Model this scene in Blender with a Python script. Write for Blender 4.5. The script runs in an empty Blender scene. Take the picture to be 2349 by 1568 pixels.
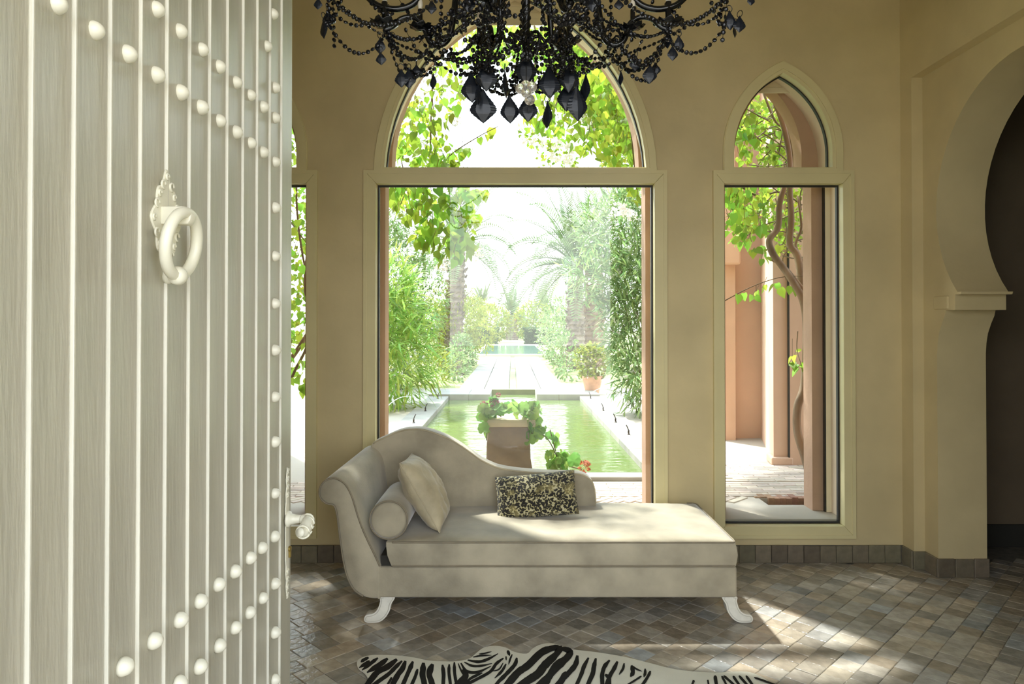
import bpy, bmesh, math, random
from mathutils import Vector, Matrix, noise as mnoise
from mathutils.geometry import tessellate_polygon
random.seed(7)
SC = bpy.context.scene
COL = SC.collection
R = math.radians
PI = math.pi

# ------------------------------------------------------------------ camera
FPX, CX, HOR, EYE = 1600.0, 1174.5, 744.0, 1.47
PITCH = R(0.6)
PY0 = HOR - FPX * math.tan(PITCH)
cam = bpy.data.objects.new('camera', bpy.data.cameras.new('camera'))
COL.objects.link(cam)
cam.location = (0, 0, EYE)
cam.rotation_euler = (R(90) + PITCH, 0, 0)
cam.data.sensor_width = 36.0
cam.data.lens = 36.0 * FPX / 2349.0
cam.data.shift_y = (PY0 - 784.0) / 2349.0
cam.data.clip_start, cam.data.clip_end = 0.05, 500
SC.camera = cam

# ------------------------------------------------------------------ sky, sun, exposure
TO_SUN = Vector((-0.31, 0.43, 0.85)).normalized()
W = bpy.data.worlds.new('sky'); SC.world = W; W.use_nodes = True
nt = W.node_tree; nt.nodes.clear()
wo = nt.nodes.new('ShaderNodeOutputWorld'); bg = nt.nodes.new('ShaderNodeBackground')
tc = nt.nodes.new('ShaderNodeTexCoord'); sep = nt.nodes.new('ShaderNodeSeparateXYZ')
cr = nt.nodes.new('ShaderNodeValToRGB')
nt.links.new(tc.outputs['Generated'], sep.inputs[0]); nt.links.new(sep.outputs['Z'], cr.inputs[0])
cr.color_ramp.elements[0].position = 0.0; cr.color_ramp.elements[0].color = (1.0, 1.0, 1.0, 1)
cr.color_ramp.elements[1].position = 0.75; cr.color_ramp.elements[1].color = (0.62, 0.80, 1.0, 1)
nt.links.new(cr.outputs[0], bg.inputs[0]); bg.inputs[1].default_value = 3.0
nt.links.new(bg.outputs[0], wo.inputs[0])
sun = bpy.data.lights.new('sun', 'SUN'); sun.energy = 6.0; sun.angle = R(2.2); sun.color = (1.0, 0.98, 0.95)
so = bpy.data.objects.new('sun', sun); COL.objects.link(so)
so.rotation_euler = TO_SUN.to_track_quat('Z', 'Y').to_euler()
so.location = TO_SUN * 40
SC.view_settings.view_transform = 'Standard'
SC.view_settings.look = 'None'
SC.view_settings.gamma = 1.0
SC.view_settings.use_curve_mapping = False
SC.view_settings.exposure = 0.82
SC.cycles.use_denoising = True
SC.cycles.max_bounces = 10
SC.cycles.diffuse_bounces = 6
SC.cycles.transparent_max_bounces = 24
SC.cycles.caustics_reflective = False
SC.cycles.caustics_refractive = False
SC.cycles.sample_clamp_indirect = 6.0

def portal(name, loc, rot, sx, sy):
    l = bpy.data.lights.new(name, 'AREA'); l.shape = 'RECTANGLE'; l.size, l.size_y = sx, sy
    l.cycles.is_portal = True
    o = bpy.data.objects.new(name, l); COL.objects.link(o); o.location = loc; o.rotation_euler = rot

portal('portal_window', (0.02, 4.78, 1.9), (R(-90), 0, 0), 1.9, 3.5)
portal('portal_window', (1.69, 4.78, 1.65), (R(-90), 0, 0), 0.9, 2.9)
portal('portal_window', (-1.65, 4.78, 1.65), (R(-90), 0, 0), 0.9, 2.9)
portal('portal_doorway', (0.18, 0.6, 1.6), (R(90), 0, 0), 2.0, 3.3)

# ------------------------------------------------------------------ pixel -> place
def ray(px, py):
    x = (px - CX) / FPX; y = (PY0 - py) / FPX
    c, s = math.cos(PITCH), math.sin(PITCH)
    return Vector((x, c - y * s, s + y * c))

def P(px, py, Y):
    d = ray(px, py); t = Y / d.y
    return Vector((d.x * t, Y, EYE + d.z * t))

def G(px, py, z=0.0):
    d = ray(px, py); t = (z - EYE) / d.z
    return Vector((d.x * t, d.y * t, z))

# ------------------------------------------------------------------ materials
MATS = {}
def mat(name, col, rough=0.6, var=0.0, nscale=6.0, bump=0.0, bscale=40.0, metal=0.0, spec=0.5,
        sheen=0.0, rnd=None, rvar=0.25, stretch=None, trans=0.0, coat=0.0, col2=None, detail=4.0, hvar=0.09):
    if name in MATS: return MATS[name]
    m = bpy.data.materials.new(name); m.use_nodes = True; MATS[name] = m
    t = m.node_tree; n = t.nodes; L = t.links
    b = n['Principled BSDF']; out = n['Material Output']
    b.inputs['Roughness'].default_value = rough
    b.inputs['Metallic'].default_value = metal
    b.inputs['Specular IOR Level'].default_value = spec
    b.inputs['Sheen Weight'].default_value = sheen
    b.inputs['Sheen Roughness'].default_value = 0.35
    b.inputs['Coat Weight'].default_value = coat
    c4 = (*col, 1)
    b.inputs['Base Color'].default_value = c4
    src = None
    if var or bump:
        tcn = n.new('ShaderNodeTexCoord'); mp = n.new('ShaderNodeMapping')
        L.new(tcn.outputs['Object'], mp.inputs[0])
        if stretch: mp.inputs['Scale'].default_value = stretch
    if var or col2:
        nz = n.new('ShaderNodeTexNoise'); nz.inputs['Scale'].default_value = nscale; nz.inputs['Detail'].default_value = detail
        L.new(mp.outputs[0], nz.inputs[0])
        rp = n.new('ShaderNodeValToRGB')
        lo = col2 if col2 else tuple(c * (1 - var) for c in col)
        hi = col if col2 else tuple(min(1, c * (1 + var)) for c in col)
        rp.color_ramp.elements[0].position = 0.3; rp.color_ramp.elements[0].color = (*lo, 1)
        rp.color_ramp.elements[1].position = 0.7; rp.color_ramp.elements[1].color = (*hi, 1)
        L.new(nz.outputs['Fac'], rp.inputs[0]); src = rp.outputs[0]
    if rnd:
        if rnd == 'object':
            ri = n.new('ShaderNodeObjectInfo'); ro = ri.outputs['Random']
        else:
            ri = n.new('ShaderNodeNewGeometry'); ro = ri.outputs['Random Per Island']
        hs = n.new('ShaderNodeHueSaturation')
        mr = n.new('ShaderNodeMapRange'); mr.inputs['To Min'].default_value = 1 - rvar; mr.inputs['To Max'].default_value = 1 + rvar
        L.new(ro, mr.inputs[0]); L.new(mr.outputs[0], hs.inputs['Value'])
        ml = n.new('ShaderNodeMath'); ml.operation = 'MULTIPLY'; ml.inputs[1].default_value = 7.31
        fr = n.new('ShaderNodeMath'); fr.operation = 'FRACT'
        L.new(ro, ml.inputs[0]); L.new(ml.outputs[0], fr.inputs[0])
        mr2 = n.new('ShaderNodeMapRange'); mr2.inputs['To Min'].default_value = 0.5 - rvar * hvar; mr2.inputs['To Max'].default_value = 0.5 + rvar * hvar
        L.new(fr.outputs[0], mr2.inputs[0]); L.new(mr2.outputs[0], hs.inputs['Hue'])
        if src: L.new(src, hs.inputs['Color'])
        else: hs.inputs['Color'].default_value = c4
        src = hs.outputs[0]
    if src: L.new(src, b.inputs['Base Color'])
    if bump:
        bn = n.new('ShaderNodeTexNoise'); bn.inputs['Scale'].default_value = bscale; bn.inputs['Detail'].default_value = 5
        L.new(mp.outputs[0], bn.inputs[0])
        bp = n.new('ShaderNodeBump'); bp.inputs['Strength'].default_value = bump; bp.inputs['Distance'].default_value = 0.02
        L.new(bn.outputs['Fac'], bp.inputs['Height']); L.new(bp.outputs[0], b.inputs['Normal'])
    if trans:
        tr = n.new('ShaderNodeBsdfTranslucent'); mx = n.new('ShaderNodeMixShader'); mx.inputs[0].default_value = trans
        if src: L.new(src, tr.inputs[0])
        else: tr.inputs[0].default_value = c4
        L.new(b.outputs[0], mx.inputs[1]); L.new(tr.outputs[0], mx.inputs[2]); L.new(mx.outputs[0], out.inputs[0])
    return m

plaster = mat('tadelakt_plaster', (0.63, 0.525, 0.30), 0.5, 0.10, 2.2, 0.10, 18, spec=0.3)
ceilm = mat('ceiling_plaster', (0.66, 0.57, 0.40), 0.7, 0.05, 2.0)
framep = mat('frame_paint', (0.70, 0.62, 0.345), 0.38, 0.05, 3.0)
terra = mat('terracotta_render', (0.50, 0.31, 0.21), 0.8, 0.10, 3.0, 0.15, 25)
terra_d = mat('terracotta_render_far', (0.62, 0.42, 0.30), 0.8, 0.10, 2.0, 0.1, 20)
reveal = mat('reveal_lit_tint', (0.84, 0.70, 0.54), 0.75, 0.06, 3)  # jamb colour raised so the shaded reveal looks sunlit
blackr = mat('black_rubber', (0.015, 0.014, 0.013), 0.5)
railm = mat('shutter_metal', (0.78, 0.67, 0.48), 0.45, 0.04, 5)
doorp = mat('door_paint', (0.65, 0.625, 0.535), 0.36, 0.07, 3.0, 0.12, 14, stretch=(6, 6, 0.7), spec=0.4)
doorw = mat('door_hardware_paint', (0.78, 0.75, 0.62), 0.32, 0.04, 8, 0.06, 40, spec=0.5)
doorstud = mat('stud_paint', (0.80, 0.77, 0.65), 0.3, 0.05, 20, spec=0.5)
brass = mat('aged_brass', (0.33, 0.24, 0.07), 0.35, 0.2, 30, metal=0.9)
tile_o = mat('zellige_tile', (0.36, 0.335, 0.29), 0.24, 0.2, 14, 0.22, 26, rnd='object', rvar=0.30, spec=0.5, hvar=0.0)
tile_s = mat('zellige_tile_far', (0.36, 0.335, 0.29), 0.24, 0.2, 14, 0.22, 26, rnd='island', rvar=0.30, spec=0.5, hvar=0.0)
grout = mat('grout', (0.14, 0.125, 0.10), 0.8, 0.3, 20)
def tile_tint(m):
    """brown, grey and bluish glazes, one per tile"""
    t = m.node_tree; L = t.links; hs = next(n for n in t.nodes if n.type == 'HUE_SAT')
    src = hs.inputs['Color'].links[0].from_socket
    rnd = next(n for n in t.nodes if n.type == 'MATH' and n.operation == 'FRACT').outputs[0]
    rp = t.nodes.new('ShaderNodeValToRGB'); e = rp.color_ramp.elements; rp.color_ramp.interpolation = 'LINEAR'
    e[0].position = 0.0; e[0].color = (1.12, 0.93, 0.72, 1)
    e[1].position = 1.0; e[1].color = (0.72, 0.88, 1.10, 1)
    for p, c in ((0.35, (1.08, 0.98, 0.82, 1)), (0.6, (1.0, 1.0, 0.98, 1)), (0.8, (1.1, 1.05, 1.0, 1))):
        k = e.new(p); k.color = c
    mx = t.nodes.new('ShaderNodeMix'); mx.data_type = 'RGBA'; mx.blend_type = 'MULTIPLY'; mx.inputs[0].default_value = 0.6
    L.new(rnd, rp.inputs[0]); L.new(src, mx.inputs[6]); L.new(rp.outputs[0], mx.inputs[7]); L.new(mx.outputs[2], hs.inputs['Color'])
tile_tint(tile_o); tile_tint(tile_s)
base_t = mat('skirting_tile', (0.17, 0.145, 0.10), 0.4, 0.2, 20, 0.15, 30, rnd='object', rvar=0.2)
velvet = mat('velvet', (0.41, 0.362, 0.265), 0.75, 0.26, 5.0, 0.06, 120, sheen=0.65, spec=0.2, detail=6)
velvet_l = mat('velvet_light', (0.50, 0.43, 0.29), 0.7, 0.2, 9.0, 0.35, 16, sheen=0.35, spec=0.2)
pipem = mat('velvet_piping', (0.25, 0.21, 0.145), 0.8, 0.1, 20, sheen=0.1)
legp = mat('leg_paint', (0.78, 0.75, 0.66), 0.4, 0.07, 25, 0.08, 40)
legline = mat('leg_moulding', (0.55, 0.52, 0.44), 0.5)
darkgap = mat('skirting_and_gap_shade', (0.03, 0.028, 0.022), 0.9)
hide_w = mat('hide_cream', (0.72, 0.68, 0.56), 0.8, 0.07, 6, 0.1, 200, sheen=0.2)
hide_b = mat('hide_black', (0.014, 0.012, 0.009), 0.8, 0.2, 30, spec=0.2)
jet = mat('jet_glass', (0.006, 0.006, 0.007), 0.12, spec=0.35)
jet_drop = mat('jet_drop_glass', (0.008, 0.010, 0.015), 0.25, spec=0.3)
jet_arm = mat('jet_arm_glass', (0.005, 0.005, 0.005), 0.10, spec=0.4)
wirem = mat('black_wire', (0.03, 0.026, 0.02), 0.4, metal=0.6)
bulbm = mat('frosted_bulb', (0.72, 0.66, 0.54), 0.35, trans=0.3)
stone = mat('pale_paving', (0.46, 0.405, 0.33), 0.8, 0.12, 1.5, 0.1, 20)
stone_o = mat('paving_slab', (0.34, 0.315, 0.275), 0.75, 0.16, 3, 0.1, 20, rnd='object', rvar=0.12)
brick_o = mat('paving_brick', (0.50, 0.42, 0.34), 0.8, 0.15, 10, 0.2, 40, rnd='object', rvar=0.2)
brick_s = mat('paving_brick_far', (0.50, 0.42, 0.34), 0.8, 0.15, 10, 0.2, 40, rnd='island', rvar=0.2)
brick_d = mat('pit_brick', (0.34, 0.19, 0.12), 0.85, 0.2, 20, 0.2, 40, rnd='object', rvar=0.2)
soil = mat('soil', (0.30, 0.22, 0.14), 0.95, 0.3, 8, 0.4, 20)
lawn = mat('lawn', (0.30, 0.33, 0.12), 0.95, 0.2, 1.5)
poolw = mat('pool_wall', (0.19, 0.19, 0.06), 0.6, 0.25, 3)
potm = mat('terracotta_pot', (0.62, 0.34, 0.20), 0.75, 0.15, 8, 0.1, 30)
plinth = mat('stone_planter', (0.29, 0.205, 0.145), 0.8, 0.2, 8, 0.15, 25)
plinth_rim = mat('stone_planter_rim', (0.60, 0.47, 0.30), 0.8, 0.1, 8)
bark = mat('bark', (0.24, 0.17, 0.11), 0.9, 0.35, 10, 0.5, 25, stretch=(1, 1, 0.3))
palmbark = mat('palm_bark', (0.20, 0.155, 0.115), 0.9, 0.4, 8, 0.6, 14)
twig = mat('twig', (0.17, 0.125, 0.075), 0.85, 0.2, 20)
nozz = mat('bronze_nozzle', (0.06, 0.05, 0.04), 0.4, metal=0.7)
leaf_v = mat('vine_leaf', (0.30, 0.48, 0.06), 0.5, rnd='object', rvar=0.38, trans=0.6, spec=0.3)
leaf_vs = mat('vine_leaf_mass', (0.32, 0.45, 0.05), 0.55, rnd='island', rvar=0.45, trans=0.55, spec=0.3)
leaf_ol = mat('oleander_leaf', (0.23, 0.33, 0.12), 0.5, rnd='island', rvar=0.4, trans=0.4, spec=0.35)
leaf_bam = mat('reed_leaf', (0.32, 0.46, 0.10), 0.5, rnd='island', rvar=0.4, trans=0.45, spec=0.35)
leaf_y = mat('lime_leaf', (0.28, 0.32, 0.05), 0.6, rnd='island', rvar=0.35, trans=0.45, spec=0.2)
leaf_m = mat('shrub_leaf', (0.22, 0.31, 0.11), 0.6, rnd='island', rvar=0.4, trans=0.4, spec=0.3)
leaf_h = mat('box_hedge_leaf', (0.07, 0.12, 0.04), 0.6, rnd='island', rvar=0.4, trans=0.3)
leaf_g = mat('geranium_leaf', (0.24, 0.44, 0.09), 0.55, rnd='object', rvar=0.35, trans=0.45)
leaf_p = mat('palm_leaf', (0.16, 0.21, 0.095), 0.5, rnd='object', rvar=0.25, trans=0.35)
petal_w = mat('white_petal', (0.85, 0.80, 0.76), 0.7, rnd='island', rvar=0.1, trans=0.4)
petal_o = mat('rust_petal', (0.55, 0.17, 0.07), 0.7, rnd='island', rvar=0.3, trans=0.3)
petal_p = mat('pink_petal', (0.50, 0.16, 0.18), 0.7, rnd='island', rvar=0.3, trans=0.3)
datem = mat('date_fruit', (0.60, 0.36, 0.06), 0.6, rnd='island', rvar=0.2)

def glass_mat():
    m = bpy.data.materials.new('window_glass'); m.use_nodes = True
    t = m.node_tree; t.nodes.clear(); n = t.nodes
    o = n.new('ShaderNodeOutputMaterial'); a = n.new('ShaderNodeBsdfTransparent'); g = n.new('ShaderNodeBsdfGlossy')
    fr = n.new('ShaderNodeFresnel'); mx = n.new('ShaderNodeMixShader')
    ge = n.new('ShaderNodeNewGeometry'); mr = n.new('ShaderNodeMapRange'); mr.inputs['To Min'].default_value = 1.45; mr.inputs['To Max'].default_value = 1 / 1.45
    t.links.new(ge.outputs['Backfacing'], mr.inputs[0]); t.links.new(mr.outputs[0], fr.inputs[0])
    a.inputs[0].default_value = (0.97, 0.985, 0.97, 1); g.inputs['Roughness'].default_value = 0.0
    t.links.new(fr.outputs[0], mx.inputs[0]); t.links.new(a.outputs[0], mx.inputs[1]); t.links.new(g.outputs[0], mx.inputs[2])
    t.links.new(mx.outputs[0], o.inputs[0]); return m
glassm = glass_mat()

def ball_mat():
    m = bpy.data.materials.new('clear_crystal'); m.use_nodes = True
    b = m.node_tree.nodes['Principled BSDF']
    b.inputs['Base Color'].default_value = (0.95, 0.90, 0.80, 1); b.inputs['Roughness'].default_value = 0.05
    b.inputs['Transmission Weight'].default_value = 0.85; b.inputs['IOR'].default_value = 1.5
    return m
crystalm = ball_mat()

def water_mat():
    m = bpy.data.materials.new('pool_water'); m.use_nodes = True
    t = m.node_tree; n = t.nodes; b = n['Principled BSDF']
    b.inputs['Base Color'].default_value = (0.13, 0.18, 0.055, 1); b.inputs['Roughness'].default_value = 0.05
    b.inputs['IOR'].default_value = 1.33; b.inputs['Specular IOR Level'].default_value = 0.5
    c = n.new('ShaderNodeTexCoord'); mp = n.new('ShaderNodeMapping'); mp.inputs['Scale'].default_value = (1.2, 3.0, 1)
    nz = n.new('ShaderNodeTexNoise'); nz.inputs['Scale'].default_value = 2.6; nz.inputs['Detail'].default_value = 3
    bp = n.new('ShaderNodeBump'); bp.inputs['Strength'].default_value = 0.22; bp.inputs['Distance'].default_value = 0.05
    t.links.new(c.outputs['Object'], mp.inputs[0]); t.links.new(mp.outputs[0], nz.inputs[0])
    t.links.new(nz.outputs['Fac'], bp.inputs['Height']); t.links.new(bp.outputs[0], b.inputs['Normal'])
    return m
waterm = water_mat()
watert = mat('still_basin_water', (0.16, 0.25, 0.20), 0.08, 0.1, 2)
jetm = mat('water_jet', (0.95, 0.97, 1.0), 0.15, trans=0.4)

def leopard_mat():
    m = bpy.data.materials.new('leopard_plush'); m.use_nodes = True
    t = m.node_tree; n = t.nodes; L = t.links; b = n['Principled BSDF']
    b.inputs['Roughness'].default_value = 0.85; b.inputs['Sheen Weight'].default_value = 0.15
    c = n.new('ShaderNodeTexCoord')
    nz = n.new('ShaderNodeTexNoise'); nz.inputs['Scale'].default_value = 30; nz.inputs['Detail'].default_value = 2
    mx = n.new('ShaderNodeMix'); mx.data_type = 'RGBA'; mx.inputs[0].default_value = 0.03
    L.new(c.outputs['Object'], nz.inputs[0]); L.new(c.outputs['Object'], mx.inputs[6]); L.new(nz.outputs['Color'], mx.inputs[7])
    v = n.new('ShaderNodeTexVoronoi'); v.inputs['Scale'].default_value = 88
    L.new(mx.outputs[2], v.inputs['Vector'])
    r = n.new('ShaderNodeValToRGB'); e = r.color_ramp.elements
    e[0].position = 0.0; e[0].color = (0.012, 0.011, 0.009, 1)
    e[1].position = 0.56; e[1].color = (0.014, 0.012, 0.010, 1)
    k = e.new(0.62); k.color = (0.42, 0.37, 0.16, 1)
    k = e.new(0.80); k.color = (0.54, 0.50, 0.34, 1)
    L.new(v.outputs['Distance'], r.inputs[0])
    big = n.new('ShaderNodeTexNoise'); big.inputs['Scale'].default_value = 16
    L.new(c.outputs['Object'], big.inputs[0])
    r2 = n.new('ShaderNodeValToRGB'); r2.color_ramp.elements[0].position = 0.55; r2.color_ramp.elements[1].position = 0.66
    L.new(big.outputs['Fac'], r2.inputs[0])
    m2 = n.new('ShaderNodeMix'); m2.data_type = 'RGBA'; m2.inputs[7].default_value = (0.50, 0.42, 0.17, 1)
    ml = n.new('ShaderNodeMath'); ml.operation = 'MULTIPLY'; ml.inputs[1].default_value = 0.45
    L.new(r2.outputs[0], ml.inputs[0]); L.new(ml.outputs[0], m2.inputs[0])
    L.new(r.outputs[0], m2.inputs[6]); L.new(m2.outputs[2], b.inputs['Base Color'])
    bn = n.new('ShaderNodeTexNoise'); bn.inputs['Scale'].default_value = 220; L.new(c.outputs['Object'], bn.inputs[0])
    bp = n.new('ShaderNodeBump'); bp.inputs['Strength'].default_value = 0.6; bp.inputs['Distance'].default_value = 0.01
    L.new(bn.outputs['Fac'], bp.inputs['Height']); L.new(bp.outputs[0], b.inputs['Normal'])
    return m
leopardm = leopard_mat()

# ------------------------------------------------------------------ mesh helpers
def smooth_path(pts, n=6, closed=False):
    pts = [Vector(p) for p in pts]; out = []
    m = len(pts)
    rng = range(m if closed else m - 1)
    for i in rng:
        if closed:
            p0, p1, p2, p3 = pts[(i - 1) % m], pts[i], pts[(i + 1) % m], pts[(i + 2) % m]
        else:
            p1, p2 = pts[i], pts[i + 1]
            p0 = pts[i - 1] if i > 0 else p1 * 2 - p2
            p3 = pts[i + 2] if i + 2 < m else p2 * 2 - p1
        for k in range(n):
            t = k / n
            out.append(0.5 * ((2 * p1) + (p2 - p0) * t + (2 * p0 - 5 * p1 + 4 * p2 - p3) * t * t + (3 * p1 - p0 - 3 * p2 + p3) * t ** 3))
    if not closed: out.append(pts[-1])
    return out

class MB:
    def __init__(self):
        self.v = []; self.f = []
    def add(self, vs, fs):
        o = len(self.v); self.v.extend(Vector(x) for x in vs); self.f.extend([tuple(i + o for i in f) for f in fs])
    def box(self, x0, x1, y0, y1, z0, z1):
        self.add([(x0, y0, z0), (x1, y0, z0), (x1, y1, z0), (x0, y1, z0), (x0, y0, z1), (x1, y0, z1), (x1, y1, z1), (x0, y1, z1)],
                 [(0, 3, 2, 1), (4, 5, 6, 7), (0, 1, 5, 4), (1, 2, 6, 5), (2, 3, 7, 6), (3, 0, 4, 7)])
    def tube(self, path, r, sides=8, closed=False, cap=True):
        path = [Vector(p) for p in path]; n = len(path)
        rr = r if callable(r) else (lambda t: r)
        prev = None; rings = []
        for i, p in enumerate(path):
            if closed: t = (path[(i + 1) % n] - path[i - 1])
            else: t = path[min(i + 1, n - 1)] - path[max(i - 1, 0)]
            if t.length < 1e-9: t = Vector((0, 0, 1))
            t.normalize()
            if prev is None:
                a = Vector((0, 0, 1)) if abs(t.z) < 0.9 else Vector((1, 0, 0))
                u = t.cross(a).normalized()
            else:
                u = (prev - t * prev.dot(t))
                u = u.normalized() if u.length > 1e-6 else t.orthogonal().normalized()
            prev = u; w = t.cross(u)
            rad = rr(i / max(1, n - 1))
            rings.append([p + (u * math.cos(2 * PI * k / sides) + w * math.sin(2 * PI * k / sides)) * rad for k in range(sides)])
        vs = [q for ring in rings for q in ring]; fs = []
        m = n if closed else n - 1
        for i in range(m):
            a = i * sides; b = ((i + 1) % n) * sides
            for k in range(sides):
                k2 = (k + 1) % sides
                fs.append((a + k, b + k, b + k2, a + k2))
        if cap and not closed:
            fs.append(tuple(range(sides))); fs.append(tuple(reversed(range((n - 1) * sides, n * sides))))
        self.add(vs, fs)
    def lathe(self, prof, c=(0, 0, 0), seg=16, axis='z', arc=None):
        c = Vector(c); vs = []; fs = []
        for (r, h) in prof:
            for k in range(seg):
                a = 2 * PI * k / seg
                x, y, z = r * math.cos(a), r * math.sin(a), h
                if axis == 'x': x, y, z = h, x, y
                elif axis == 'y': x, y, z = y, h, x
                vs.append(c + Vector((x, y, z)))
        for i in range(len(prof) - 1):
            for k in range(seg):
                k2 = (k + 1) % seg
                fs.append((i * seg + k, i * seg + k2, (i + 1) * seg + k2, (i + 1) * seg + k))
        fs.append(tuple(reversed(range(seg)))); fs.append(tuple(range((len(prof) - 1) * seg, len(prof) * seg)))
        self.add(vs, fs)
    def prism(self, outer, holes, d0, d1, to3):
        """2-D outline (with holes) between depths d0 and d1; to3(u, v, d) -> point"""
        loops = [outer] + list(holes)
        tri = tessellate_polygon([[Vector((p[0], p[1], 0)) for p in l] for l in loops])
        flat = [p for l in loops for p in l]; n = len(flat)
        vs = [to3(p[0], p[1], d0) for p in flat] + [to3(p[0], p[1], d1) for p in flat]
        fs = [tuple(t) for t in tri] + [tuple(n + i for i in reversed(t)) for t in tri]
        o = 0
        for l in loops:
            m = len(l)
            for i in range(m):
                j = (i + 1) % m
                fs.append((o + i, o + j, n + o + j, n + o + i))
            o += m
        self.add(vs, fs)
    def loft(self, loops, cap=True):
        n = len(loops[0]); vs = [p for l in loops for p in l]; fs = []
        for i in range(len(loops) - 1):
            for k in range(n):
                k2 = (k + 1) % n
                fs.append((i * n + k, i * n + k2, (i + 1) * n + k2, (i + 1) * n + k))
        if cap:
            fs.append(tuple(reversed(range(n)))); fs.append(tuple(range((len(loops) - 1) * n, len(loops) * n)))
        self.add(vs, fs)
    def mesh(self, name, smooth=False, fix=True, bevel=0.0, bseg=2, angle=None):
        me = bpy.data.meshes.new(name)
        me.from_pydata([tuple(v) for v in self.v], [], self.f); me.update()
        if fix or bevel:
            bm = bmesh.new(); bm.from_mesh(me)
            bmesh.ops.remove_doubles(bm, verts=bm.verts, dist=1e-6)
            bmesh.ops.recalc_face_normals(bm, faces=bm.faces)
            if bevel:
                ed = [e for e in bm.edges if len(e.link_faces) == 2 and e.calc_face_angle(0) > R(30)]
                bmesh.ops.bevel(bm, geom=ed, offset=bevel, segments=bseg, profile=0.5, affect='EDGES', clamp_overlap=True)
            bm.to_mesh(me); bm.free()
        if smooth:
            me.polygons.foreach_set('use_smooth', [True] * len(me.polygons))
            if angle:
                me.set_sharp_from_angle(angle=angle)
        return me
    def build(self, name, m, parent=None, smooth=False, bevel=0.0, bseg=2, angle=None, fix=True, stuff=False):
        o = wloc(parent)
        if o.length: self.v = [v - o for v in self.v]
        me = self.mesh(name, smooth, fix, bevel, bseg, angle)
        return link(name, me, m, parent, stuff)

WL = {}
def wloc(o):
    return WL.get(o.name, Vector((0, 0, 0))) if o is not None else Vector((0, 0, 0))
def link(name, me, m=None, parent=None, stuff=False, loc=None, rot=None, scale=None):
    ob = bpy.data.objects.new(name, me); COL.objects.link(ob)
    if m is not None and me is not None and not me.materials: me.materials.append(m)
    if parent is not None: ob.parent = parent
    if stuff: ob['kind'] = 'stuff'
    base = wloc(parent)
    if loc is not None:
        ob.location = Vector(loc) - base
        WL[ob.name] = Vector(loc)
    else:
        WL[ob.name] = base.copy()
    if rot is not None: ob.rotation_euler = rot
    if scale is not None: ob.scale = scale if hasattr(scale, '__len__') else (scale, scale, scale)
    return ob
def tag(o, label=None, cat=None, group=None, kind=None):
    if label: o['label'] = label
    if cat: o['category'] = cat
    if group: o['group'] = group
    if kind: o['kind'] = kind
    return o
def empty(name, loc, label=None, cat=None, group=None, kind=None):
    o = bpy.data.objects.new(name, None); COL.objects.link(o); o.location = loc; o.empty_display_size = 0.1
    WL[o.name] = Vector(loc)
    return tag(o, label, cat, group, kind)

def XZ(u, v, d): return Vector((u, d, v))
def YZ(u, v, d): return Vector((d, u, v))
def XY(u, v, d): return Vector((u, v, d))
# ================================================================== ROOM SHELL
YW, YF = 4.33, 4.31           # plaster face, frame face
ZE = 0.246                    # level of the terrace outside
XR, XL = 2.418, -2.40
CEIL = 4.25

def arch_loop(x0, a, zc, rad, zb, d=0.0, n=14, zb_d=None):
    """closed pointed-arch outline (u, v); d = offset outwards"""
    r = rad + d; top = math.acos(a / r); z0 = zb if zb_d is None else zb_d
    t0 = math.asin(max(0.0, min(0.9, (z0 - zc) / r))); h = r * math.cos(t0) - a
    pts = [(x0 - h, z0), (x0 + h, z0)]
    rt = [(x0 - a + r * math.cos(t0 + (top - t0) * k / n), zc + r * math.sin(t0 + (top - t0) * k / n)) for k in range(n + 1)]
    if t0 > 0: rt = rt[1:]
    pts += rt + [(2 * x0 - x, z) for x, z in reversed(rt[:-1])]
    return pts

S = 1600 / YF
def zf(py): return P(CX, py, YF).z
def xf(px): return P(px, 800, YF).x
WIN = []
# px of: centre, outer half, glass half, arch glass arc (a, zc, R in px)
for n_, (cxp, oh, gh, a, zc, rad) in enumerate([(1182, 349, 320.5, 160, 406.4, 462), (1799.5, 162, 136.5, 90, 347, 203), (564.5, 162, 136.5, 90, 347, 203)]):
    WIN.append(dict(x=xf(cxp), oh=oh / S, gh=gh / S, a=a / S, zc=zf(zc), r=rad / S))
Z_OT, Z_OB, Z_GT, Z_GB, Z_AB = zf(390), zf(1235), zf(420), zf(1207), zf(383)

# wall with three openings
def win_hole(w, dx, dz_b):
    h = w['oh'] - dx
    ar = arch_loop(w['x'], w['a'], w['zc'], w['r'], Z_OT, 0.035)
    hh = [p for p in ar[2:]]
    return [(w['x'] - h, dz_b), (w['x'] + h, dz_b), (w['x'] + h, Z_OT - dx)] + [(hh[0][0], Z_OT - dx)] + hh + [(hh[-1][0], Z_OT - dx), (w['x'] - h, Z_OT - dx)]
mb = MB()
mb.prism([(XL - 0.3, -0.05), (XR + 0.5, -0.05), (XR + 0.5, CEIL + 0.1), (XL - 0.3, CEIL + 0.1)], [win_hole(w, 0.02, Z_OB + 0.02) for w in WIN], YW, 4.42, XZ)
wall_back = tag(mb.build('wall_back', plaster), 'sand-coloured plaster wall pierced by three arched windows', 'wall', kind='structure')

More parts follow.
